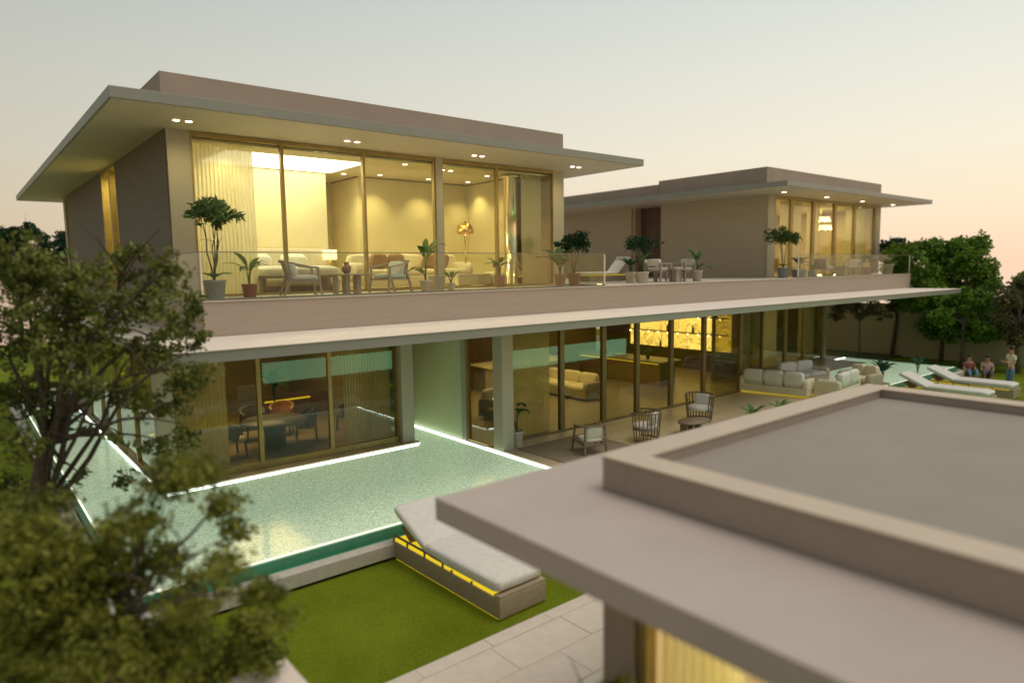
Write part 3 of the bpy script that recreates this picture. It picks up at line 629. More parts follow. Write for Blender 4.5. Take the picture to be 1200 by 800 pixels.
def blade(L, W, az, el, droop, n=7, base=(0,0,0), fold=.25, split=0):
    """one arching leaf"""
    vs = []; fs = []; p = Vector(base); e = el
    for i in range(n+1):
        t = i/n; wd = W*math.sin(math.pi*min(1, .08+t*.92))**.75*.5 if i < n else .002
        d = Vector((math.cos(az)*math.cos(e), math.sin(az)*math.cos(e), math.sin(e))); sd_ = Vector((-math.sin(az), math.cos(az), 0))
        nn = d.cross(sd_)
        vs += [tuple(p+sd_*wd-nn*wd*fold), tuple(p), tuple(p-sd_*wd-nn*wd*fold)]
        p = p+d*L/n; e -= droop/n
    for i in range(n):
        a = i*3; fs += [(a, a+1, a+4, a+3), (a+1, a+2, a+5, a+4)]
    return vs, fs
def palm(label, loc, h, potm, pr_=.17, ph=.32, nl=8, L=.6, W=.17, lm=LF_L, el=1.1, seed=0, stem=.3, name='potted_palm', spread=1.0, lowr=0):
    rr = random.Random(seed); t = thing(name, label, 'potted plant', loc, rr.uniform(0, 6)); pot(t, pr_, ph, potm)
    sb = MB(); tips = []
    for k in range(nl):
        az = 2*math.pi*k/nl*1.0+rr.uniform(-.35, .35); e = el*rr.uniform(.7, 1.15); sh = stem*rr.uniform(.75, 1.1)
        if k < lowr: sh *= .3; e *= .6
        base = (math.cos(az)*.06*spread, math.sin(az)*.06*spread, ph+sh); sb.tube([(0,0,ph-.05), (math.cos(az)*.025, math.sin(az)*.025, ph+sh*.5), base], [.014, .010, .006], 5); tips.append((az, e, base))
    part('stem', sb, lm, t)
    for az, e, base in tips:
        vs, fs = blade(L*1.15*rr.uniform(.75, 1.15), W*1.2, az, e, rr.uniform(1.0, 1.9), base=base); part('leaf', MB().add(vs, fs, True), lm, t)
    return t
def leafcloud(centers, rad, nleaf, ls, seed, sub=None, asp=.55, flat=.75):
    """mesh data of many small bent leaves gathered in clumps; centers: (x,y,z,r)"""
    g = np.random.default_rng(seed); P = []
    for (x, y, z, r) in centers:
        ns = max(1, int(nleaf*r*r)) ; c = g.normal(size=(ns, 3)); c /= np.linalg.norm(c, axis=1)[:, None]; c *= (g.random((ns, 1))**.45)*r; c[:, 2] *= flat
        cc = np.array([x, y, z])+c
        k = 26; q = g.normal(size=(ns, k, 3)); q /= np.linalg.norm(q, axis=2)[..., None]; q *= (g.random((ns, k, 1))**.5)*rad*g.uniform(.5, 1.3, (ns, 1, 1)); q[..., 2] *= .7
        P.append((cc[:, None, :]+q).reshape(-1, 3))
    P = np.concatenate(P); n = len(P)
    a = g.normal(size=(n, 3)); a /= np.linalg.norm(a, axis=1)[:, None]; b = g.normal(size=(n, 3)); b -= (b*a).sum(1)[:, None]*a; b /= np.linalg.norm(b, axis=1)[:, None]
    s = ls*g.uniform(.6, 1.3, (n, 1)); c = np.cross(a, b)
    v = np.stack([P-a*s*.5, P+b*s*asp*.5+c*s*.12, P+a*s*.5, P-b*s*asp*.5+c*s*.12], 1).reshape(-1, 3)
    me = bpy.data.meshes.new('leaves'); me.vertices.add(4*n); me.vertices.foreach_set('co', v.ravel())
    me.loops.add(4*n); me.loops.foreach_set('vertex_index', np.arange(4*n)); me.polygons.add(n)
    me.polygons.foreach_set('loop_start', np.arange(0, 4*n, 4)); me.polygons.foreach_set('loop_total', np.full(n, 4)); me.update(calc_edges=True); return me
def limbs(mb, root, tips, r0, seed, mid=.5):
    rr = random.Random(seed)
    for tp in tips:
        a = Vector(root); b = Vector(tp); L = (b-a).length; pts = []; v = Vector((0, 0, 0))
        for i in range(8):
            t = i/7; v += Vector((rr.uniform(-1, 1), rr.uniform(-1, 1), rr.uniform(-1, 1)))*L*.035
            pts.append(a.lerp(b, t)+Vector((0, 0, L*.16*math.sin(math.pi*t*.8)))+v*math.sin(math.pi*t))
        mb.tube(pts, [r0*(1-.86*(i/7)**.8)*(.5+.5*L/(L+.5)) for i in range(8)], 6)
        for k in (3, 5):
            q = pts[k]; e = q+Vector((rr.uniform(-1, 1), rr.uniform(-1, 1), rr.uniform(0, 1))).normalized()*L*.25; mb.tube([q, q.lerp(e, .5)+Vector((0, 0, L*.03)), e], [r0*.3, r0*.2, r0*.06], 5)
def bushpot(label, loc, h, potm, pr_=.2, ph=.34, crown=.34, ncl=7, ls=.10, seed=0, trunk=True, lm=LF_P, name='potted_tree', under=True, asp=.3, nleaf=60):
    rr = random.Random(seed); t = thing(name, label, 'potted plant', loc); pot(t, pr_, ph, potm)
    cs = []
    for k in range(ncl):
        a = 2*math.pi*k/ncl+rr.uniform(-.3, .3); d = crown*rr.uniform(.35, .8); cs.append((d*math.cos(a), d*math.sin(a), h-crown*.55+rr.uniform(-.25, .35)*crown, crown*rr.uniform(.42, .6)))
    if trunk:
        m = MB(); limbs(m, (0,0,ph-.05), [(c[0]*.8, c[1]*.8, c[2]) for c in cs[:5]], .022, seed); part('trunk', m, BARK, t)
    me = leafcloud(cs, crown*.34, nleaf/(crown*crown)*.09, ls, seed, asp=asp); me.materials.append(lm); part('crown', me, None, t)
    if under:
        for k in range(7):
            vs, fs = blade(.42, .16, k*.9+rr.random(), .7, 1.3, base=(0, 0, ph+.05)); part('leaf', MB().add(vs, fs, True), LF_L, t)
    return t
def daybed(label, loc, rz, L=2.95, W=.92, grp=None, back=1.0):
    """wide plinth daybed: head at +y, foot at -y; glowing slot under the mattress"""
    t = thing('daybed', label, 'lounger', loc, rz, grp); w2 = W/2; l2 = L/2
    b = MB(); b.box(-w2, w2, -l2, l2, .03, .33); b.box(-w2+.004, w2-.004, -l2+.004, -l2+.14, .33, .378); part('plinth', b, BASEB, t, bevel=.01)
    part('led_strip', MB().box(-w2+.03, w2-.03, -l2+.06, l2-.06, .004, .028), LEDY, t)
    part('led_strip', MB().box(-w2+.025, w2-.025, -l2+.16, l2-.03, .331, .372), LEDY, t)
    for s in (-1, 1):
        x0, x1 = (w2-.03, w2-.003) if s > 0 else (-w2+.003, -w2+.03)
        b = MB(); b.box(x0, x1, -.05, l2-.01, .42, .45)
        for y in (-.05, l2*.32, l2*.68, l2-.04): b.box(x0, x1, y, y+.03, .33, .42)
        part('rail', b, OAKB, t)
        for y in (-l2*.55, -l2*.2): part('support', MB().box(x0, x1, y, y+.03, .33, .374), OAKB, t)
    part('mattress', MB().pillow((0, -l2*.30, .475), (W*1.0, L*.67, .21), pw=.16, n=12, seed=3), FLUFFM, t)
    a = .42
    part('head_rest', MB().pillow((0, l2*.30+L*.17*math.cos(a)+.03, .47+L*.17*math.sin(a)), (W*.98, L*.40, .15), Matrix.Rotation(a, 3, 'X'), pw=.16, n=12, seed=4), FLUFFM, t)
    part('back_support', MB().bar((0, l2*.30+L*.2, .40), (0, l2*.30+L*.30, .60), W*.8, .03), OAKB, t)
    return t
def chaise(label, loc, rz, grp=None):
    """thin white chaise on a low box: head raised at +x"""
    t = thing('sun_lounger', label, 'lounger', loc, rz, grp)
    part('base', MB().box(-.75, .95, -.30, .30, .04, .24), OAKB, t, bevel=.01); part('led_strip', MB().box(-.70, .93, -.29, .29, .241, .285), LEDY2, t)
    part('seat', MB().pillow((-.25, 0, .335), (1.45, .62, .09), pw=.2), WHITE, t)
    part('backrest', MB().pillow((.72, 0, .58), (.78, .62, .09), Matrix.Rotation(-.82, 3, 'Y'), pw=.2), WHITE, t)
    part('head_pillow', MB().pillow((.98, 0, .84), (.26, .56, .08), pw=.3), WHITE, t)
    for s in (-1, 1): part('back_support', MB().bar((.55, s*.25, .28), (.95, s*.25, .76), .03), OAKB, t)
    return t
def cube_chair(label, loc, rz, grp=None):
    t = thing('dining_armchair', label, 'chair', loc, rz, grp)
    for s in (-1, 1):
        for x in (-.26, .26): part('leg', MB().box(x-.03, x+.03, s*.29-.03, s*.29+.03, 0, .60), OAKG, t)
        part('arm_rest', MB().box(-.30, .30, s*.29-.035, s*.29+.035, .602, .645), OAKG, t)
    part('seat_frame', MB().box(-.26, .26, -.258, .258, .34, .39), OAKG, t); part('seat_cushion', MB().pillow((0, 0, .44), (.54, .52, .12)), WHITE, t)
    part('back_cushion', MB().pillow((-.25, 0, .66), (.12, .56, .24)), WHITE, t)
    return t

# ================================================================== UPPER TERRACE, LEFT PART
bushpot('slender three stemmed potted tree in a grey pot at the left terrace corner', (4.05, 14.15, T), 1.92, POTG, .21, .38, .48, 11, .20, 3, name='potted_tree', nleaf=170, asp=.22)
palm('small palm with curved fronds in a brick red pot beside the grey pot', (4.86, 14.55, T), .9, POTR, .155, .28, 7, .52, .10, seed=5, stem=.34, el=.9)
armchair('pale wooden armchair with slatted back facing right, left of the vase table on the terrace', (5.95, 14.45, T), R(-12))
armchair('pale wooden armchair with white cushions facing left, right of the vase table on the terrace', (8.2, 14.55, T), R(-168), cush=mat('mint_cushion', (.50,.56,.50), .9))
plinth_table('low oval side table with plinth legs between the two terrace armchairs', (7.15, 14.5, T), 0, .95, .55, .46)
solo('vase', MB().lathe([(.05,0),(.095,.03),(.115,.12),(.10,.17),(.06,.20),(.055,.23),(.07,.265),(.055,.262),(.04,.22)], n=22), VASE, 'round brown glazed vase on the terrace side table', 'vase', (7.05, 14.5, T+.46))
palm('tall leafy plant in a white pot in front of the grey window mullion', (9.2, 14.55, T), 1.2, POTW, .15, .26, 11, .56, .13, seed=8, stem=.70, el=1.25, lowr=4, lm=LF_L)
solo('planter_box', MB().box(-.14,.14,-.14,.14,0,.36), STONET, 'square stone box standing behind the tall white potted plant', 'planter', (9.75, 14.9, T))
palm('small leafy plant in a little white pot right of the tall terrace plant', (9.72, 14.2, T), .5, POTW, .11, .19, 7, .30, .09, seed=9, stem=.14, el=1.2)
palm('dark leaved plant in a tan pot behind the glass near the gold floor lamp', (12.2, 15.35, T), .9, POTT, .16, .34, 8, .42, .14, seed=11, stem=.36, lm=LF_P, el=.8)
palm('plant with one big upright banana leaf in a terracotta pot at the right column', (13.35, 14.05, T), 1.2, POTT, .17, .36, 7, .62, .22, seed=13, stem=.30, el=1.25, lm=LF_P)
bushpot('bushy dark potted tree inside the glass balustrade return', (14.35, 14.5, T), 1.5, mat('umber_pot', (.22,.10,.05), .7), .19, .36, .48, 11, .15, 14, lm=LF_K, under=False, nleaf=160)
solo('floor_light', MB().lathe([(.09,0),(.09,.02),(.06,.03)], n=14), BULB, 'round yellow floor light behind the end pane of the balustrade', 'light', (14.9, 14.0, T+.001))
# bedroom and lounge behind the glass
bd = thing('bed', 'round fronted white bed in the lit upper bedroom', 'bed', (6.9, 17.6, T+.012))
part('bed_base', MB().pillow((0, 0, .28), (2.3, 2.2, .30), pw=.35), CREAMF, bd); part('mattress', MB().pillow((0, 0, .50), (2.2, 2.1, .34), pw=.3, n=12), WHITE, bd)
part('headboard', MB().box(-2.2, 1.6, 1.12, 1.20, 0, 1.15), CREAMF, bd, bevel=.02)
for i, x in enumerate((-.55, .45)): part('pillow', MB().pillow((x, .75, .78), (.75, .3, .42), Matrix.Rotation(.4, 3, 'X')), WHITE, bd)
part('bed_legs', MB().box(-.9, .9, -.9, .9, 0, .14), DARKWOOD, bd)
ns = thing('bedside_lamp', 'glowing white drum lamp on a tall table beside the bed', 'lamp', (8.45, 18.4, T+.012))
part('stand', MB().box(-.22, .22, -.18, .18, 0, .62), CREAMF, ns); part('lamp_foot', MB().tube([(0,0,.62),(0,0,.86)], .03, 8), GOLD, ns); part('lamp_shade', MB().lathe([(.20,.84),(.20,1.12),(.19,1.12),(.19,.84)], n=22), LAMPM, ns)
bn = thing('bench', 'low wooden bench with glowing underside behind the left terrace armchair', 'bench', (6.5, 16.2, T+.012))
part('seat', MB().box(-.9, .9, -.22, .22, .36, .42), OAKB, bn)
for x in (-.8, .8): part('leg', MB().box(x-.04, x+.04, -.2, .2, 0, .36), OAKB, bn)
for i, (x, y) in enumerate(((6.2, 15.95), (6.95, 15.95), (9.3, 16.1), (11.2, 16.1))):
    solo('floor_light', MB().lathe([(.05,0),(.05,.02),(.03,.03)], n=12), BULB, ['small floor light under the left terrace armchair', 'brighter floor light between the left armchair and vase table', 'floor light behind the right terrace armchair', 'floor light left of the gold floor lamp'][i], 'light', (x, y, T+.013))
sf = thing('sofa', 'long cream sofa with brown cushions in the upper lounge', 'sofa', (10.6, 17.6, T+.012))
part('base', MB().box(-1.9, 1.9, -.5, .5, .06, .36), CREAMF, sf, bevel=.03)
for i in range(3): part('seat_cushion', MB().pillow((-1.25+i*1.25, -.05, .44), (1.2, .9, .22), pw=.25), CREAMF, sf)
for i in range(3): part('back_cushion', MB().pillow((-1.25+i*1.25, .36, .72), (1.2, .28, .55), pw=.3), CREAMF, sf)
for i, x in enumerate((-1.0, -.45, .75, 1.15)): part('throw_cushion', MB().pillow((x, .08, .78), (.50, .2, .44), Matrix.Rotation(.3, 3, 'X')), BROWNF, sf)
part('arm', MB().pillow((-1.85, 0, .5), (.3, 1.0, .5)), CREAMF, sf); part('arm', MB().pillow((1.85, 0, .5), (.3, 1.0, .5)), CREAMF, sf)
ot = thing('coffee_table', 'cream block coffee table with fleece beside the gold floor lamp', 'table', (11.9, 16.5, T+.012))
part('base', MB().box(-.6, .6, -.35, .35, .06, .34), CREAMF, ot, bevel=.02); part('table_top', MB().box(-.62, .62, -.37, .37, .342, .38), WHITEC, ot)
solo('pouf', MB().pillow((0,0,.22), (.6,.6,.44)), CREAMF, 'square cream pouf at the foot of the shiny column', 'pouf', (12.85, 16.4, T+.012))
fl = thing('floor_lamp', 'tall gold floor lamp with domed shade in the upper lounge', 'lamp', (12.35, 17.2, T+.012))
part('pole', MB().tube([(0,0,0),(0,0,1.60)], .022, 8), GOLD, fl); part('foot', MB().lathe([(.17,0),(.17,.02),(.03,.04)], n=20), GOLD, fl)
part('lamp_shade', MB().lathe([(.02,1.98),(.03,1.93),(.14,1.90),(.235,1.80),(.265,1.66),(.25,1.60),(.24,1.60),(.22,1.75),(.12,1.86),(.01,1.90)], n=26), GOLD, fl)
spot('floor_lamp_bulb', (12.35, 17.2, T+1.62), 5, ang=130)
cy = thing('round_column', 'shiny round brass column standing inside the upper lounge glass', 'column', (13.45, 16.35, T+.012))
part('shaft', MB().lathe([(.27,.0),(.27,.06),(.21,.07),(.21,3.24),(.30,3.26),(.30,3.33)], n=36), CHROME, cy)

# ================================================================== UPPER TERRACE, MIDDLE AND RIGHT
chaise('white chaise lounger with raised head and glowing yellow slot on the upper terrace', (17.35, 16.2, T), R(-8))
chaise('second white chaise lounger partly behind the bushy tree and balustrade end', (15.2, 17.2, T), R(172))
palm('bluish leafy plant in the left white pot in front of the terrace chaise head', (17.35, 14.9, T), .8, POTW, .17, .36, 8, .38, .12, seed=21, stem=.25, lm=LF_K)
palm('thin plant in the middle cream pot beside the blue grey terrace plant', (17.25, 14.3, T), .9, POTW, .19, .36, 8, .32, .07, seed=22, stem=.45, lm=LF_P, el=1.3)
bushpot('tall dark shrub in a cream pot behind the terrace chairs', (18.3, 15.3, T), 1.6, POTW, .17, .32, .62, 11, .16, 23, lm=LF_K, under=False, nleaf=120)
cube_chair('cube shaped dining chair with white cushions, left of the terrace dining table', (18.55, 14.7, T), R(0))
cube_chair('cube shaped dining chair with white cushions, right of the terrace dining table', (19.75, 14.6, T), R(178))
cube_chair('cube shaped dining chair behind the terrace dining table', (19.5, 15.6, T), R(-90))
dt = thing('dining_table', 'small square teak table with block legs on the upper terrace', 'table', (19.1, 14.45, T))
part('table_top', MB().box(-.38, .38, -.38, .38, .40, .44), OAKG, dt)
for x, y in ((-.2,-.2),(.22,.0)): part('leg', MB().box(x-.09, x+.09, y-.09, y+.09, 0, .399), STONET, dt)
palm('palm with long arching leaves in a white pot against the blank beige wall', (20.1, 14.25, T), 1.1, POTW, .18, .38, 9, .60, .13, seed=24, stem=.42, lm=LF_P, el=1.15, lowr=3)
bushpot('umbrella shaped potted tree in a grey pot at the left of the upper right room', (26.3, 14.5, T), 2.0, POTG, .24, .42, .62, 10, .18, 31, nleaf=170, asp=.25, lm=LF_P)
palm('low leafy plant in a blue grey box pot right of the umbrella shaped tree', (27.3, 14.35, T), .9, mat('blue_grey_pot', (.25,.30,.30), .6), .30, .32, 9, .45, .15, seed=32, stem=.3, lm=LF_P)
palm('small plant in a grey round pot beside the balustrade post of the upper right terrace', (27.9, 14.1, T), .6, POTG, .17, .26, 7, .3, .10, seed=33, stem=.15, lm=LF_P)
armchair('wicker armchair facing right on the upper right terrace', (30.2, 14.7, T), R(-10), slats=11)
armchair('armchair with a white cushion facing left at the right of the upper right terrace', (33.0, 14.7, T), R(190))
plinth_table('low round table between the two armchairs of the upper right terrace', (31.6, 14.6, T), 0, .7, .6, .42)
bushpot('rounded green bush in a white pot at the right end of the upper terrace', (35.6, 14.2, T), 1.15, POTW, .28, .48, .40, 7, .12, 34, trunk=False, under=False, lm=LF_D, nleaf=160)
bushpot('smaller dark bush in a tan pot at the right end of the upper terrace', (34.9, 14.9, T), .95, POTT, .26, .36, .36, 6, .12, 35, trunk=False, under=False, lm=LF_D, nleaf=160)
for i, x in enumerate((31.0, 32.6)): solo('floor_light', MB().lathe([(.10,0),(.10,.03),(.05,.05)], n=12), BULB, ['left floor light under the upper right armchairs', 'right floor light under the upper right armchairs'][i], 'light', (x, 15.3, T+.001))
ds = thing('desk', 'small desk with a glowing edge behind the umbrella shaped tree', 'desk', (28.5, 17.4, T+.012))
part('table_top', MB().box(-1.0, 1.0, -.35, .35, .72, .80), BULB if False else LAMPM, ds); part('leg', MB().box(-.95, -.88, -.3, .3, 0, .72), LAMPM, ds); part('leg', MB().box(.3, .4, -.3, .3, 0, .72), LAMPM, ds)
ch = thing('chandelier', 'two tier glowing chandelier in the upper right room', 'chandelier', (35.0, 17.3, T+2.0))
part('rod', MB().tube([(0,0,.75),(0,0,1.35)], .015, 6), GOLD, ch)
for r, z in ((.52, .35), (.42, .78)):
    tr_ = part('tier', MB().lathe([(r, z), (r, z+.16), (r-.03, z+.16), (r-.03, z)], n=28), LAMPM, ch)
    for k in range(10): part('bulb', MB().lathe([(.01,-.05),(.03,-.02),(.02,.03)], (r*math.cos(k*.628), r*math.sin(k*.628), z-.02), 8), BULB, tr_)
co = thing('console', 'dark console cabinet below the chandelier in the upper right room', 'cabinet', (35.6, 20.6, T+.012)); part('cabinet_body', MB().box(-1.2, 1.2, -.3, .3, .1, .85), DARKWOOD, co); part('cabinet_top', MB().box(-1.25,1.25,-.33,.33,.852,.89), STONET, co)

# ================================================================== GROUND FLOOR ROOMS
rg = solo('rug', MB().box(-2.0, 2.0, -1.6, 1.6, 0, .02), RUGM, 'patterned brown rug under the office table', 'rug', (6.6, 17.9, GF+.013))
tb = thing('office_table', 'round stone table on a dark drum base in the ground floor office', 'table', (6.25, 17.35, GF+.034))
part('table_top', MB().lathe([(.80,.70),(.82,.72),(.81,.75)], n=32), STONED, tb); part('base', MB().lathe([(.26,0),(.26,.69)], n=20), CHARC, tb)
def tub(label, loc, rz, m, m2):
    t = thing('tub_chair', label, 'chair', loc, rz)
    for x, y in ((-.24,-.22),(-.24,.22),(.24,-.22),(.24,.22)): part('leg', MB().bar((x*1.1,y*1.1,0),(x,y,.4), .04), CHARC, t)
    part('seat', MB().pillow((0,0,.44), (.58,.56,.14)), m2, t)
    b = MB(); pts = [(.24*math.cos(R(a))-.02, .30*math.sin(R(a)), .62+.12*math.cos(R(a-180))) for a in range(70, 291, 20)]
    for p, q in zip(pts[:-1], pts[1:]): b.bar(p, q, .06, .36)
    part('backrest', b, m, t); return t
tub('tan leather chair with dark back at the right of the office table', (7.15, 17.5, GF+.034), R(160), CHARC, TAN)
tub('dark chair behind the office table', (6.1, 18.6, GF+.034), R(-90), GREYF, GREYF)
tub('orange seated chair behind the office table on its right', (6.95, 18.7, GF+.034), R(-120), TAN, TAN)
tub('grey tub chair at the left of the office table', (5.1, 17.2, GF+.034), R(10), GREYF, CREAMF)
tub('dark chair standing near the right end of the office', (8.6, 17.9, GF+.034), R(120), CHARC, CHARC)
for i, (x, y, L_, lab) in enumerate(((4.5, 18.6, 1.1, 'low shelf with a glowing yellow edge at the left of the office'), (8.2, 20.8, 1.2, 'sideboard with a glowing yellow edge at the back of the office'), (4.6, 22.0, 1.2, 'tall cabinet with a yellow glowing shelf in the office back corner'))):
    h_ = (.75, .75, 1.9)[i]; s = thing('sideboard', lab, 'cabinet', (x, y, GF+.013)); part('cabinet_body', MB().box(-L_, L_*.8, -.25, .25, 0, h_), DARKWOOD, s); part('led_strip', MB().box(-L_*.9, L_*.3, -.28, -.252, h_-.14, h_-.09), LEDY, s)
palm('dark potted plant standing at the back of the office', (7.3, 20.2, GF+.013), 1.8, CHARC, .22, .5, 10, .7, .2, seed=41, stem=.8, lm=LF_K)
pc = thing('picture_stand', 'dark freestanding screen behind the office table', 'screen', (6.5, 20.0, GF+.013)); part('screen_panel', MB().box(-.35,.35,-.03,.03,.5,1.3), GREYF, pc); part('foot', MB().box(-.25,.25,-.15,.15,0,.03), CHARC, pc); part('post', MB().box(-.03,.03,.032,.06,.03,.9), CHARC, pc)
# living room and bar
def sofa(label, loc, rz, W=2.2, m=CREAMF, m2=None, led=False, grp=None):
    t = thing('sofa', label, 'sofa', loc, rz, grp); m2 = m2 or m
    part('base', MB().box(-W/2, W/2, -.42, .42, .08, .34), m, t, bevel=.03); n = 2 if W < 2.4 else 3
    for i in range(n):
        x = (i-(n-1)/2)*(W-.3)/n; part('seat_cushion', MB().pillow((x, -.04, .42), ((W-.32)/n, .8, .2), pw=.25), m2, t); part('back_cushion', MB().pillow((x, .32, .66), ((W-.32)/n, .24, .46), pw=.3), m2, t)
    for s in (-1, 1): part('arm', MB().pillow((s*(W/2-.09), 0, .42), (.22, .86, .46), pw=.3), m, t)
    if led: part('led_strip', MB().box(-W/2+.06, W/2-.06, -.40, .40, .02, .078), LEDY2, t)
    return t
sofa('grey sofa with its back to the window in the living room', (13.6, 16.6, .013), R(15), 2.4, GREYF, STONET)
sofa('long low sofa in the middle of the living room', (17.0, 17.6, .013), R(-90), 2.8, STONET, CREAMF)
ll = thing('table_lamp', 'glowing yellow globe lamp on a low table inside the deck corner room', 'lamp', (12.35, 15.7, .013))
part('table_top', MB().lathe([(.32,.42),(.33,.45)], n=20), DARKWOOD, ll); part('leg', MB().tube([(0,0,0),(0,0,.42)], .05, 8), CHARC, ll)
lb = part('lamp_foot', MB().tube([(0,0,.45),(0,0,.62)], .03, 8), GOLD, ll); part('lamp_shade', MB().lathe([(.04,.60),(.13,.66),(.17,.76),(.13,.87),(.04,.92)], n=18), LAMPM, ll)
bc = thing('bar_counter', 'long bar counter with a glowing yellow edge in front of the marble wall', 'counter', (21.3, 18.6, .013))
part('counter_body', MB().box(-.45, .45, -2.2, 2.2, 0, .92), DARKWOOD, bc); part('counter_top', MB().box(-.6, .6, -2.4, 2.4, .922, .98), STONET, bc, bevel=.015); part('led_strip', MB().box(-.48, -.452, -2.1, 2.1, .84, .87), LEDY, bc)
is_ = thing('kitchen_island', 'pale stone island with a glowing top edge nearer the window', 'counter', (17.2, 20.6, .013))
part('counter_body', MB().box(-1.9, 1.9, -.4, .4, 0, .92), STONET, is_); part('counter_top', MB().box(-2.1, 2.1, -.55, .55, .922, .98), CREAMF, is_, bevel=.015); part('led_strip', MB().box(-1.9, 1.9, -.56, -.552, .88, .91), LEDY, is_)
for i, (y, z) in enumerate(((21.4,2.39),(21.2,2.39),(19.6,1.66),(17.2,2.39),(17.0,2.39),(18.2,1.66),(20.0,.905))):
    solo('bottle', MB().lathe([(.05,0),(.055,.02),(.055,.20),(.02,.27),(.018,.34)], n=10), CHARC, ['far left dark bottle on the upper marble bar shelf','second dark bottle from the left on the upper bar shelf','dark jar in the middle of the lower bar shelf','first of two dark bottles at the right end of the upper bar shelf','last dark bottle at the right end of the upper bar shelf','small dark bottle on the lower bar shelf near its right end','dark cube jar at the foot of the marble wall'][i], 'bottle', (25.42, y, z))
for i, y in enumerate((19.3, 18.9)): solo('bottle', MB().lathe([(.05,0),(.055,.02),(.055,.22),(.02,.29),(.018,.36)], n=10), mat('blue_bottle_glass', (.02,.12,.2), .2), ['left blue bottle on the bar counter', 'right blue bottle on the bar counter'][i], 'bottle', (21.0, y, .995))
palm('small green plant in a dark pot on the bar counter', (21.2, 17.3, .995), .4, CHARC, .08, .14, 7, .25, .08, seed=44, stem=.12, lm=LF_L)
palm('dark green plant in the east room window', (30.2, 17.2, .013), 1.2, POTG, .2, .4, 9, .6, .2, seed=45, stem=.7, lm=LF_K)

# ================================================================== DECK
solo('rug', MB().box(-1.2, 1.2, -.9, .9, 0, .012), mat('deck_patch', (.24,.19,.13), .95, base2=(.30,.24,.17), scale=20), 'flat darker brown patch on the deck under the teak armchair', 'rug', (12.1, 12.2, .024))  # thin darker brown sheet on the deck below the chair
sling_chair('brown teak armchair with a white cushion on the deck, seen from behind', (12.05, 11.65, .02), R(70))
hoop_chair('round slatted tub chair on the deck right of the teak armchair', (13.95, 11.45, .02), R(110))
plinth_table('low oval table on the deck right of the slatted tub chair', (15.6, 11.1, .02), 0, 1.1, .7, .36, top=OAKB, leg=OAKB)
hoop_chair('second slatted tub chair at the far side of the deck table', (17.0, 11.9, .02), R(-160))
palm('plant with crossed dark leaves in a white pot at the deck corner column', (11.05, 13.3, .02), 1.2, POTW, .17, .42, 7, .42, .13, seed=51, stem=.62, lm=LF_P, el=.5, lowr=3)
palm('green plant in a low pot on the deck behind the low table', (17.4, 10.4, .02), .7, POTT, .16, .25, 8, .4, .12, seed=52, stem=.15, lm=LF_L)
palm('smaller green plant on the deck right of the low potted plant', (18.9, 10.4, .02), .6, POTT, .14, .22, 7, .35, .12, seed=53, stem=.12, lm=LF_L)
sofa('cream outdoor sofa with glowing yellow base nearest the bar windows', (22.6, 12.6, .02), R(100), 2.4, CREAMF, WHITE, True)
sofa('cream outdoor sofa with glowing base beside the far pool', (25.0, 12.9, .02), R(-10), 2.2, CREAMF, WHITE, True)
sofa('cream outdoor sofa with glowing base nearest the pavilion roof', (23.9, 11.0, .02), R(185), 2.0, CREAMF, WHITE, True)
sofa('single cream outdoor seat at the corner of the far pool', (25.6, 11.0, .02), R(-100), 1.3, mat('beige_fabric',(.45,.36,.27),.9), CREAMF, True)
plinth_table('low square table with yellow glow in the middle of the outdoor sofas', (24.2, 12.0, .02), 0, 1.0, .9, .34, top=STONET, leg=LEDY)
d0 = daybed('wide daybed with grey fleece mattress and glowing yellow slots on the near lawn', (6.17, 8.83, G), 0)
d0.rotation_euler.z = R(1.2)
dup(d0, (27.85, 8.9, G), 0, 'white daybed on the far lawn, the nearer of the two beside the palm pot', 'wide daybeds on the lawn')
dup(d0, (30.25, 8.8, G), 0, 'white daybed on the far lawn, the farther of the two nearest the standing man', 'wide daybeds on the lawn')
for o_ in COL.objects:
    if o_.name.startswith('daybed.'):
        for c_ in o_.children:
            if c_.name.startswith(('mattress', 'head_rest')): c_.data = c_.data.copy(); c_.data.materials[0] = WHITE
            if c_.name.startswith('led_strip'): c_.data = c_.data.copy(); c_.data.materials[0] = LEDY2
palm('dark palm in a white pot at the head of the far daybeds', (27.35, 10.9, G+.0), 1.3, POTW, .25, .5, 9, .6, .16, seed=61, stem=.55, lm=LF_K)
palm('blue green plant between the far pool and the second daybed', (31.6, 11.2, G), 1.0, POTW, .2, .4, 8, .6, .14, seed=62, stem=.4, lm=LF_K)

# ================================================================== PEOPLE
def person(label, loc, rz, joints, edges, radii, parts_fn, scale=1):
    t = thing('person', label, 'person', loc, rz)
    me = bpy.data.meshes.new('body'); me.from_pydata(joints, edges, []); me.materials.append(SKIN)
    o = bpy.data.objects.new('body', me); COL.objects.link(o); o.parent = t
    sk = o.modifiers.new('skin', 'SKIN'); sk.use_smooth_shade = True
    for i, r in enumerate(radii): me.skin_vertices[0].data[i].radius = (r, r) if not isinstance(r, tuple) else r
    me.skin_vertices[0].data[0].use_root = True
    s = o.modifiers.new('sub', 'SUBSURF'); s.levels = 1; s.render_levels = 2
    parts_fn(t); return t
def skinpart(t, name, joints, edges, radii, m):
    me = bpy.data.meshes.new(name); me.from_pydata(joints, edges, []); me.materials.append(m)
    o = bpy.data.objects.new(name, me); COL.objects.link(o); o.parent = t
    sk = o.modifiers.new('skin', 'SKIN'); sk.use_smooth_shade = True
    for i, r in enumerate(radii): me.skin_vertices[0].data[i].radius = (r, r) if not isinstance(r, tuple) else r
    me.skin_vertices[0].data[0].use_root = True
    s = o.modifiers.new('sub', 'SUBSURF'); s.levels = 1; s.render_levels = 2
    return o
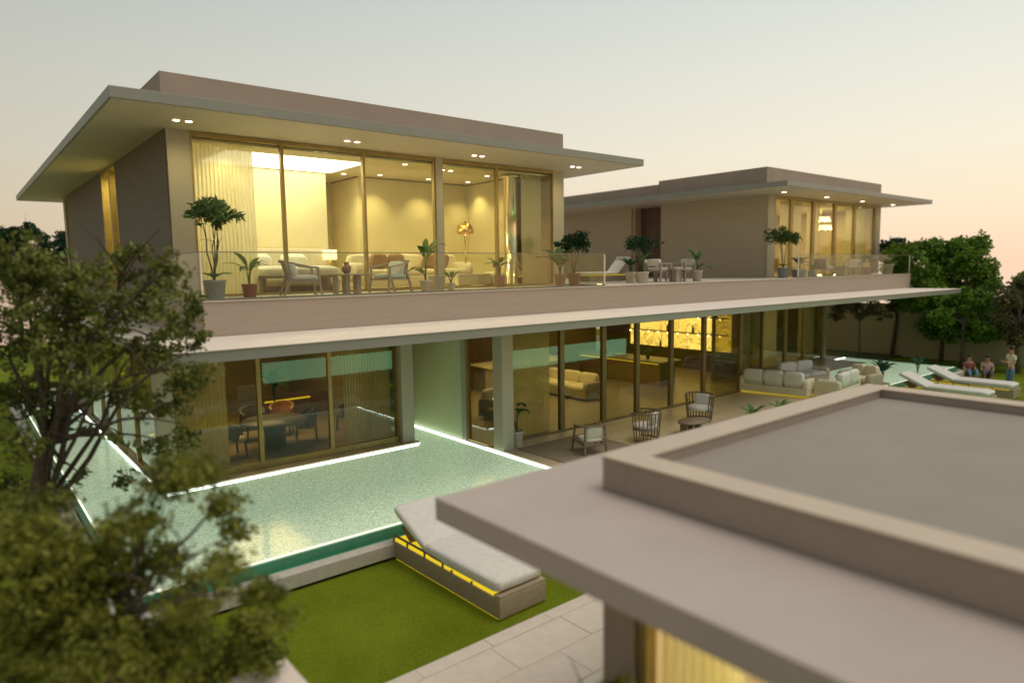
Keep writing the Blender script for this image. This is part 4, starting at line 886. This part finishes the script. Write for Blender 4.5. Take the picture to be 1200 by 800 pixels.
def head(t, z, x=.02, y=0):
    part('hair', MB().pillow((x-.025, y, z+.045), (.20, .175, .20), pw=.9), HAIR, t)
    fc = MB().pillow((x+.105, y, z), (.035, .03, .045), pw=.9)          # nose
    for s in (-1, 1): fc.pillow((x-.005, y+s*.082, z), (.04, .02, .06), pw=.9)   # ears
    part('nose_and_ears', fc, SKIN, t)
    ey = MB(); [ey.pillow((x+.083, y+s*.032, z+.02), (.015, .022, .012), pw=.9) for s in (-1, 1)]; part('eyes', ey, HAIR, t)
    part('mouth', MB().pillow((x+.086, y, z-.055), (.012, .05, .010), pw=.9), mat('lips', (.35,.12,.10), .5), t)
# standing man holding a phone, facing -x of his own frame turned to the house
J = [(0,0,.92),(0,0,1.10),(0,0,1.36),(.01,0,1.48),(.02,0,1.60),(.03,0,1.70),
     (0,.17,1.38),(.03,.21,1.10),(.26,.13,1.16),(.33,.10,1.19),
     (0,-.17,1.38),(.03,-.21,1.10),(.26,-.13,1.14),(.33,-.10,1.17),
     (0,.10,.88),(.02,.11,.48),(-.03,.11,.08),(.12,.12,.035),
     (0,-.10,.88),(.02,-.11,.48),(-.03,-.11,.08),(.12,-.12,.035)]
Ed = [(0,1),(1,2),(2,3),(3,4),(4,5),(2,6),(6,7),(7,8),(8,9),(2,10),(10,11),(11,12),(12,13),(0,14),(14,15),(15,16),(16,17),(0,18),(18,19),(19,20),(20,21)]
Rd = [.09,.09,.11,.05,.085,.07,.05,.04,.032,.03,.05,.04,.032,.03,.06,.045,.035,.03,.06,.045,.035,.03]
def clothes_m(t):
    skinpart(t, 'shirt', [(0,0,.94),(0,0,1.12),(0,0,1.36),(0,.17,1.39),(.02,.20,1.22),(0,-.17,1.39),(.02,-.20,1.22)], [(0,1),(1,2),(2,3),(3,4),(2,5),(5,6)], [(.12,.11),(.12,.11),(.14,.11),.07,.062,.07,.062], TEE)
    skinpart(t, 'trousers', [(0,0,.93),(0,.09,.84),(.03,.10,.48),(-.02,.11,.09),(0,-.09,.84),(.02,-.11,.48),(-.02,-.12,.09)], [(0,1),(1,2),(2,3),(0,4),(4,5),(5,6)], [.10,.088,.07,.055,.088,.07,.055], JEANS)
    for s in (-1, 1): part('shoe', MB().pillow((.05, s*.115, .04), (.28, .10, .09), pw=.5), CHARC, t)
    for s in (-1, 1):
        for k in range(4): part('finger', MB().tube([(.33, s*.10+(k-1.5)*.018, 1.185+.01*s), (.37, s*.085+(k-1.5)*.018, 1.21), (.385, s*.07+(k-1.5)*.016, 1.23)], [.009,.008,.006], 6), SKIN, t)
        part('thumb', MB().tube([(.33, s*.075, 1.20), (.35, s*.045, 1.225), (.37, s*.04, 1.235)], [.010,.009,.007], 6), SKIN, t)
    head(t, 1.64)
person('standing man in a white t-shirt and blue jeans on the far lawn', (31.9, 7.98, G), R(142), J, Ed, Rd, clothes_m)
def seated(label, loc, rz, shirt, trous):
    J2 = [(0,0,.16),(0,0,.34),(-.02,0,.60),(-.01,0,.72),(.01,0,.84),(.02,0,.93),(0,.17,.60),(.10,.22,.36),(.32,.15,.34),(0,-.17,.60),(.10,-.22,.36),(.32,-.15,.34),
          (.05,.10,.14),(.42,.15,.38),(.62,.12,.06),(.05,-.10,.14),(.42,-.15,.38),(.62,-.12,.06)]
    E2 = [(0,1),(1,2),(2,3),(3,4),(4,5),(2,6),(6,7),(7,8),(2,9),(9,10),(10,11),(0,12),(12,13),(13,14),(0,15),(15,16),(16,17)]
    R2 = [.12,.11,.13,.055,.085,.07,.055,.042,.035,.055,.042,.035,.085,.06,.045,.085,.06,.045]
    def cl(t):
        skinpart(t, 'shirt', [(0,0,.18),(0,0,.36),(-.02,0,.60),(0,.17,.61),(.05,.20,.46),(0,-.17,.61),(.05,-.20,.46)], [(0,1),(1,2),(2,3),(3,4),(2,5),(5,6)], [(.15,.12),(.14,.12),(.155,.13),.07,.064,.07,.064], shirt)
        skinpart(t, 'trousers', [(0,0,.15),(.06,.10,.14),(.42,.15,.38),(.60,.12,.12),(.06,-.10,.14),(.42,-.15,.38),(.60,-.12,.12)], [(0,1),(1,2),(2,3),(0,4),(4,5),(5,6)], [.13,.10,.078,.06,.10,.078,.06], trous)
        head(t, .88, x=.0)
    return person(label, loc, rz, J2, E2, R2, cl)
seated('seated person in a maroon top on the lawn behind the daybeds', (34.6, 10.2, G), R(215), REDT, JEANS)
seated('seated person in a pale pink top beside the one in maroon', (34.9, 9.6, G), R(200), PINKT, GREYF)

# ================================================================== TREES
def add_crown(t, cs, rad, nleaf, ls, seed, m, asp=.55, name='crown', flat=.75):
    me = leafcloud([(c[0]-t.location.x, c[1]-t.location.y, c[2]-t.location.z, c[3]) for c in cs], rad, nleaf, ls, seed, asp=asp, flat=flat); me.materials.append(m)
    o = part(name, me, None, t); return o
CR_A = [(0.589, 9.739, 4.783, 0.434), (0.93, 9.999, 4.654, 0.401), (1.244, 9.409, 4.546, 0.37), (1.713, 9.474, 4.723, 0.27), (1.831, 9.442, 4.91, 0.155), (1.856, 8.379, 4.754, 0.21), (1.983, 8.153, 4.562, 0.174), (2.399, 9.272, 4.262, 0.16), (0.891, 9.455, 4.239, 0.472), (1.34, 9.037, 4.212, 0.38), (1.98, 9.908, 4.284, 0.431), (2.054, 8.853, 4.021, 0.339), (2.357, 9.233, 3.743, 0.22), (2.252, 8.628, 3.486, 0.17), (0.557, 10.369, 3.855, 0.504), (0.911, 9.176, 3.764, 0.356), (1.441, 9.618, 3.734, 0.329), (1.952, 9.602, 3.583, 0.382), (2.094, 8.814, 3.275, 0.247), (0.512, 10.496, 3.15, 0.473), (0.865, 10.065, 3.055, 0.331), (1.159, 8.76, 3.374, 0.228), (1.627, 9.599, 3.072, 0.316), (1.893, 9.059, 2.952, 0.288), (1.965, 8.435, 2.683, 0.201), (0.43, 9.214, 2.754, 0.296), (1.899, 9.477, 2.388, 0.241), (1.432, 9.179, 2.636, 0.132), (1.172, 9.845, 2.665, 0.118), (0.387, 10.68, 1.921, 0.242), (1.084, 9.829, 2.085, 0.137), (1.504, 9.849, 1.992, 0.142), (0.843, 9.824, 4.834, 0.13)]
CR_B = [(1.301, 6.094, 2.908, 0.236), (1.412, 5.519, 3.1, 0.171), (1.668, 5.948, 2.639, 0.148), (1.705, 5.809, 2.443, 0.133), (1.373, 4.979, 2.552, 0.147), (1.573, 4.836, 2.314, 0.171), (1.733, 4.789, 2.082, 0.093), (1.75, 5.771, 1.529, 0.244), (1.265, 5.491, 2.104, 0.256), (1.15, 5.789, 1.596, 0.355), (0.675, 5.736, 1.768, 0.391), (0.291, 6.332, 1.65, 0.433), (0.271, 6.251, 2.213, 0.362), (0.35, 6.192, 2.618, 0.287), (0.725, 6.185, 2.377, 0.289), (1.01, 5.987, 2.644, 0.226), (1.159, 6.256, 2.154, 0.281), (0.709, 6.279, 1.953, 0.359), (1.484, 5.891, 1.192, 0.269), (1.808, 5.546, 1.375, 0.172), (0.535, 6.96, 2.64, 0.163), (0.203, 6.782, 2.694, 0.192)]
ta = thing('tree', 'loose leaved dark green tree with a crooked trunk before the left side of the house', 'tree', (0.506, 10.391, -0.45))
add_crown(ta, CR_A, .14, 200, .075, 71, LF_A)
m = MB(); base = Vector((0.506, 10.391, -0.45)); fork = Vector((0.779, 10.012, 2.539))
m.tube([base, base.lerp(fork, .4)+Vector((.12, .05, 0)), base.lerp(fork, .75)+Vector((-.08, 0, 0)), fork], [.16, .125, .11, .09], 9)
limbs(m, fork, [c[:3] for c in CR_A[::2]], .05, 5); limbs(m, base.lerp(fork, .7), [c[:3] for c in CR_A[1::4]], .045, 6)
part('trunk', m, BARK, ta, world=True)
tb_ = thing('tree', 'mossy olive green tree nearest the viewer filling the lower left corner', 'tree', (0.723, 6.247, -0.45))
add_crown(tb_, CR_B, .12, 760, .055, 72, LF_B)
m = MB(); base = Vector((0.723, 6.247, -0.45)); fork = Vector((0.79, 6.117, 1.735))
m.tube([base, base.lerp(fork, .5)+Vector((.06, .03, 0)), fork], [.12, .10, .08], 9); limbs(m, fork, [c[:3] for c in CR_B[::2]], .035, 8)
part('trunk', m, BARK, tb_, world=True)
def bgtree(label, base, h, crown, seed, m=LF_D, bark=BARK, r=.12, ls=.17, rad=.30, nleaf=60, forkz=.35, grp=None):
    """crown: list of (dx, dy, z, r) round the trunk"""
    t = thing('tree', label, 'tree', base, group=grp); cs = [(base[0]+c[0], base[1]+c[1], base[2]+c[2], c[3]) for c in crown]
    add_crown(t, cs, rad, nleaf, ls, seed, m, asp=.7, flat=.85)
    mb = MB(); rr = random.Random(seed); f = (rr.uniform(-.15,.15), rr.uniform(-.15,.15), h*forkz)
    mb.tube([(0,0,0), (f[0]*.3, f[1]*.6, f[2]*.5), f], [r, r*.8, r*.7], 8); limbs(mb, f, [c[:3] for c in crown], r*.5, seed)
    part('trunk', mb, bark, t); return t
bgtree('large dense green tree right of the upper terrace with the tallest crown', (39.063, 12.774, -0.45), 6.0, [(-1.7, 1.33, 5.42, 0.82), (0.55, 1.16, 5.73, 0.76), (1.25, 0.78, 5.41, 0.85), (1.92, 0.14, 5.75, 0.85), (1.91, -0.63, 5.81, 0.59), (2.45, -0.69, 6.12, 0.42), (1.03, -0.86, 4.94, 0.99), (1.24, 0.33, 4.29, 1.1), (-0.48, 1.14, 4.32, 1.01), (-1.72, 1.48, 4.35, 0.66), (-1.07, 0.29, 3.27, 0.98), (-0.53, 1.67, 3.12, 0.76), (2.01, -0.06, 3.38, 0.86), (1.24, -1.38, 4.59, 0.57), (0.83, 0.29, 2.08, 0.76), (-0.5, 0.41, 1.71, 0.58), (-0.38, -0.34, 1.32, 0.41), (-1.85, 1.76, 5.43, 0.41), (2.45, -0.88, 3.83, 0.59)], 81, nleaf=110)
bgtree('medium green tree in front of the large one with a forked grey trunk', (37.629, 11.386, -0.45), 6.0, [(1.05, 0.38, 3.06, 0.88), (0.12, -0.78, 3.25, 0.61), (1.58, -0.76, 2.36, 0.63), (-0.16, -0.76, 1.73, 0.61), (0.47, 0.32, 1.83, 0.8), (-0.92, 0.64, 2.44, 0.55), (2.31, -0.85, 1.56, 0.48), (2.25, -0.25, 3.88, 0.57), (0.55, -0.17, 2.39, 0.79), (0.83, 0.88, 3.27, 0.65)], 82, bark=BARKG, nleaf=110)
bgtree('small thin grey green tree by the wall under the canopy end', (36.36, 15.647, -0.45), 6.0, [(-0.93, 0.68, 2.76, 0.38), (-1.56, 0.59, 2.35, 0.29), (0.12, 0.51, 2.89, 0.47), (-0.26, -0.52, 2.85, 0.45), (0.53, -0.83, 2.48, 0.37), (0.14, -0.03, 2.38, 0.34), (1.69, -0.77, 2.77, 0.34), (-1.02, 0.43, 3.08, 0.33)], 83, m=LF_O, bark=BARKG, r=.07, ls=.14, rad=.22, nleaf=90)
bgtree('grey olive tree at the right edge of the picture', (37.327, 9.063, -0.45), 6.0, [(-1.19, 0.29, 3.43, 0.5), (1.08, 0.4, 3.73, 0.6), (0.33, -0.25, 3.96, 0.73), (0.87, 0.62, 2.54, 0.61), (1.23, 0.23, 2.94, 0.68), (-0.7, 0.53, 2.44, 0.37), (-0.12, 0.16, 1.76, 0.52), (0.48, -0.16, 2.01, 0.52), (1.13, -0.28, 2.96, 0.75)], 84, m=LF_O, bark=BARKG, nleaf=110)
bgtree('bright green tree top showing above the grey one at the right edge', (44.078, 9.922, -0.45), 6.0, [(-0.08, 0.88, 4.22, 0.3), (-0.02, 0.69, 3.82, 0.39), (0.58, 0.35, 3.98, 0.69), (1.78, 0.03, 3.27, 1.05), (0.52, -0.14, 1.96, 1.12)], 85, nleaf=110)
bgtree('small round tree behind the pots at the right end of the terrace', (39.75, 15.421, -0.45), 6.0, [(0.24, 0.48, 5.93, 0.45), (1.17, 0.41, 6.12, 0.36), (-0.32, 0.41, 5.37, 0.44), (0.7, -0.22, 5.82, 0.4), (1.32, 0.73, 4.9, 0.55), (0.16, 0.76, 5.94, 0.27), (0.99, 0.04, 5.22, 0.45), (-0.61, -0.06, 4.08, 0.61)], 86, m=LF_K, nleaf=110)
bgtree('broad dark tree at the far left behind the house, gap in its crown', (3.137, 48.839, -0.45), 6.0, [(-0.02, 0.81, 7.47, 0.57), (0.8, 0.56, 7.73, 0.53), (1.16, -1.11, 7.26, 0.37), (-0.31, 1.45, 7.0, 0.48), (0.38, 0.96, 7.24, 0.43), (1.28, -1.19, 6.77, 0.33), (-0.06, 1.23, 6.64, 0.67), (0.66, 0.2, 6.22, 0.48), (1.48, 0.04, 6.32, 0.34), (-0.61, 1.15, 7.48, 0.57), (-1.41, 2.54, 6.78, 1.15), (-0.31, 1.57, 5.75, 1.06), (1.09, -1.3, 5.45, 0.93), (0.28, -0.65, 4.74, 1.12)], 87, m=LF_K, nleaf=130)
bgtree('narrow dark tree partly behind the far left column of the house', (5.0, 49.873, -0.45), 6.0, [(0.63, 0.92, 7.42, 0.3), (0.41, 1.71, 6.98, 0.26), (0.47, -0.05, 6.65, 0.35), (0.79, 0.22, 7.03, 0.35), (0.27, 0.86, 6.26, 0.4), (0.67, -0.15, 5.98, 0.5), (0.38, 0.09, 5.2, 0.6)], 88, m=LF_K, nleaf=130, r=.09)
bush = MB()
t = thing('shrub', 'small dark shrub against the pavilion wall at the bottom of the picture', 'shrub', (3.4, 3.1, G))
cs = [(3.38, 2.95, 1.66, .13), (3.42, 2.80, 1.60, .13), (3.40, 3.10, 1.48, .20), (3.32, 3.28, 1.34, .18), (3.45, 2.9, 1.2, .26), (3.35, 3.2, .95, .28), (3.4, 3.1, .5, .3)]
add_crown(t, cs, .08, 500, .06, 91, LF_B); mb = MB(); limbs(mb, (3.4,3.1,G), [c[:3] for c in cs], .03, 3); part('trunk', mb, BARK, t, world=True)

GROUPS = {'curtain': 'curtains hanging inside the glass', 'bottle': 'bottles on the bar', 'floor_light': 'floor lights along the upper glass', 'potted_palm': 'leafy plants in pots',
          'potted_tree': 'small trees in pots', 'armchair': 'armchairs outdoors', 'slatted_chair': 'slatted tub chairs on the deck', 'dining_armchair': 'dining chairs on the upper terrace',
          'sun_lounger': 'white chaise loungers on the upper terrace', 'tub_chair': 'chairs round the office table', 'sideboard': 'office cabinets', 'daybed': 'wide daybeds on the lawn'}
for o_ in list(COL.objects):
    if o_.parent is None and 'label' in o_ and 'group' not in o_:
        k = o_.name.split('.')[0]
        if k in GROUPS: o_['group'] = GROUPS[k]
        elif k == 'sofa': o_['group'] = 'outdoor sofas with glowing bases' if 'outdoor' in o_['label'] else 'indoor sofas'
        elif k == 'tree' and o_.location.x > 30: o_['group'] = 'trees along the far garden wall'
        elif k == 'person' and 'seated' in o_['label']: o_['group'] = 'people sitting on the far lawn'
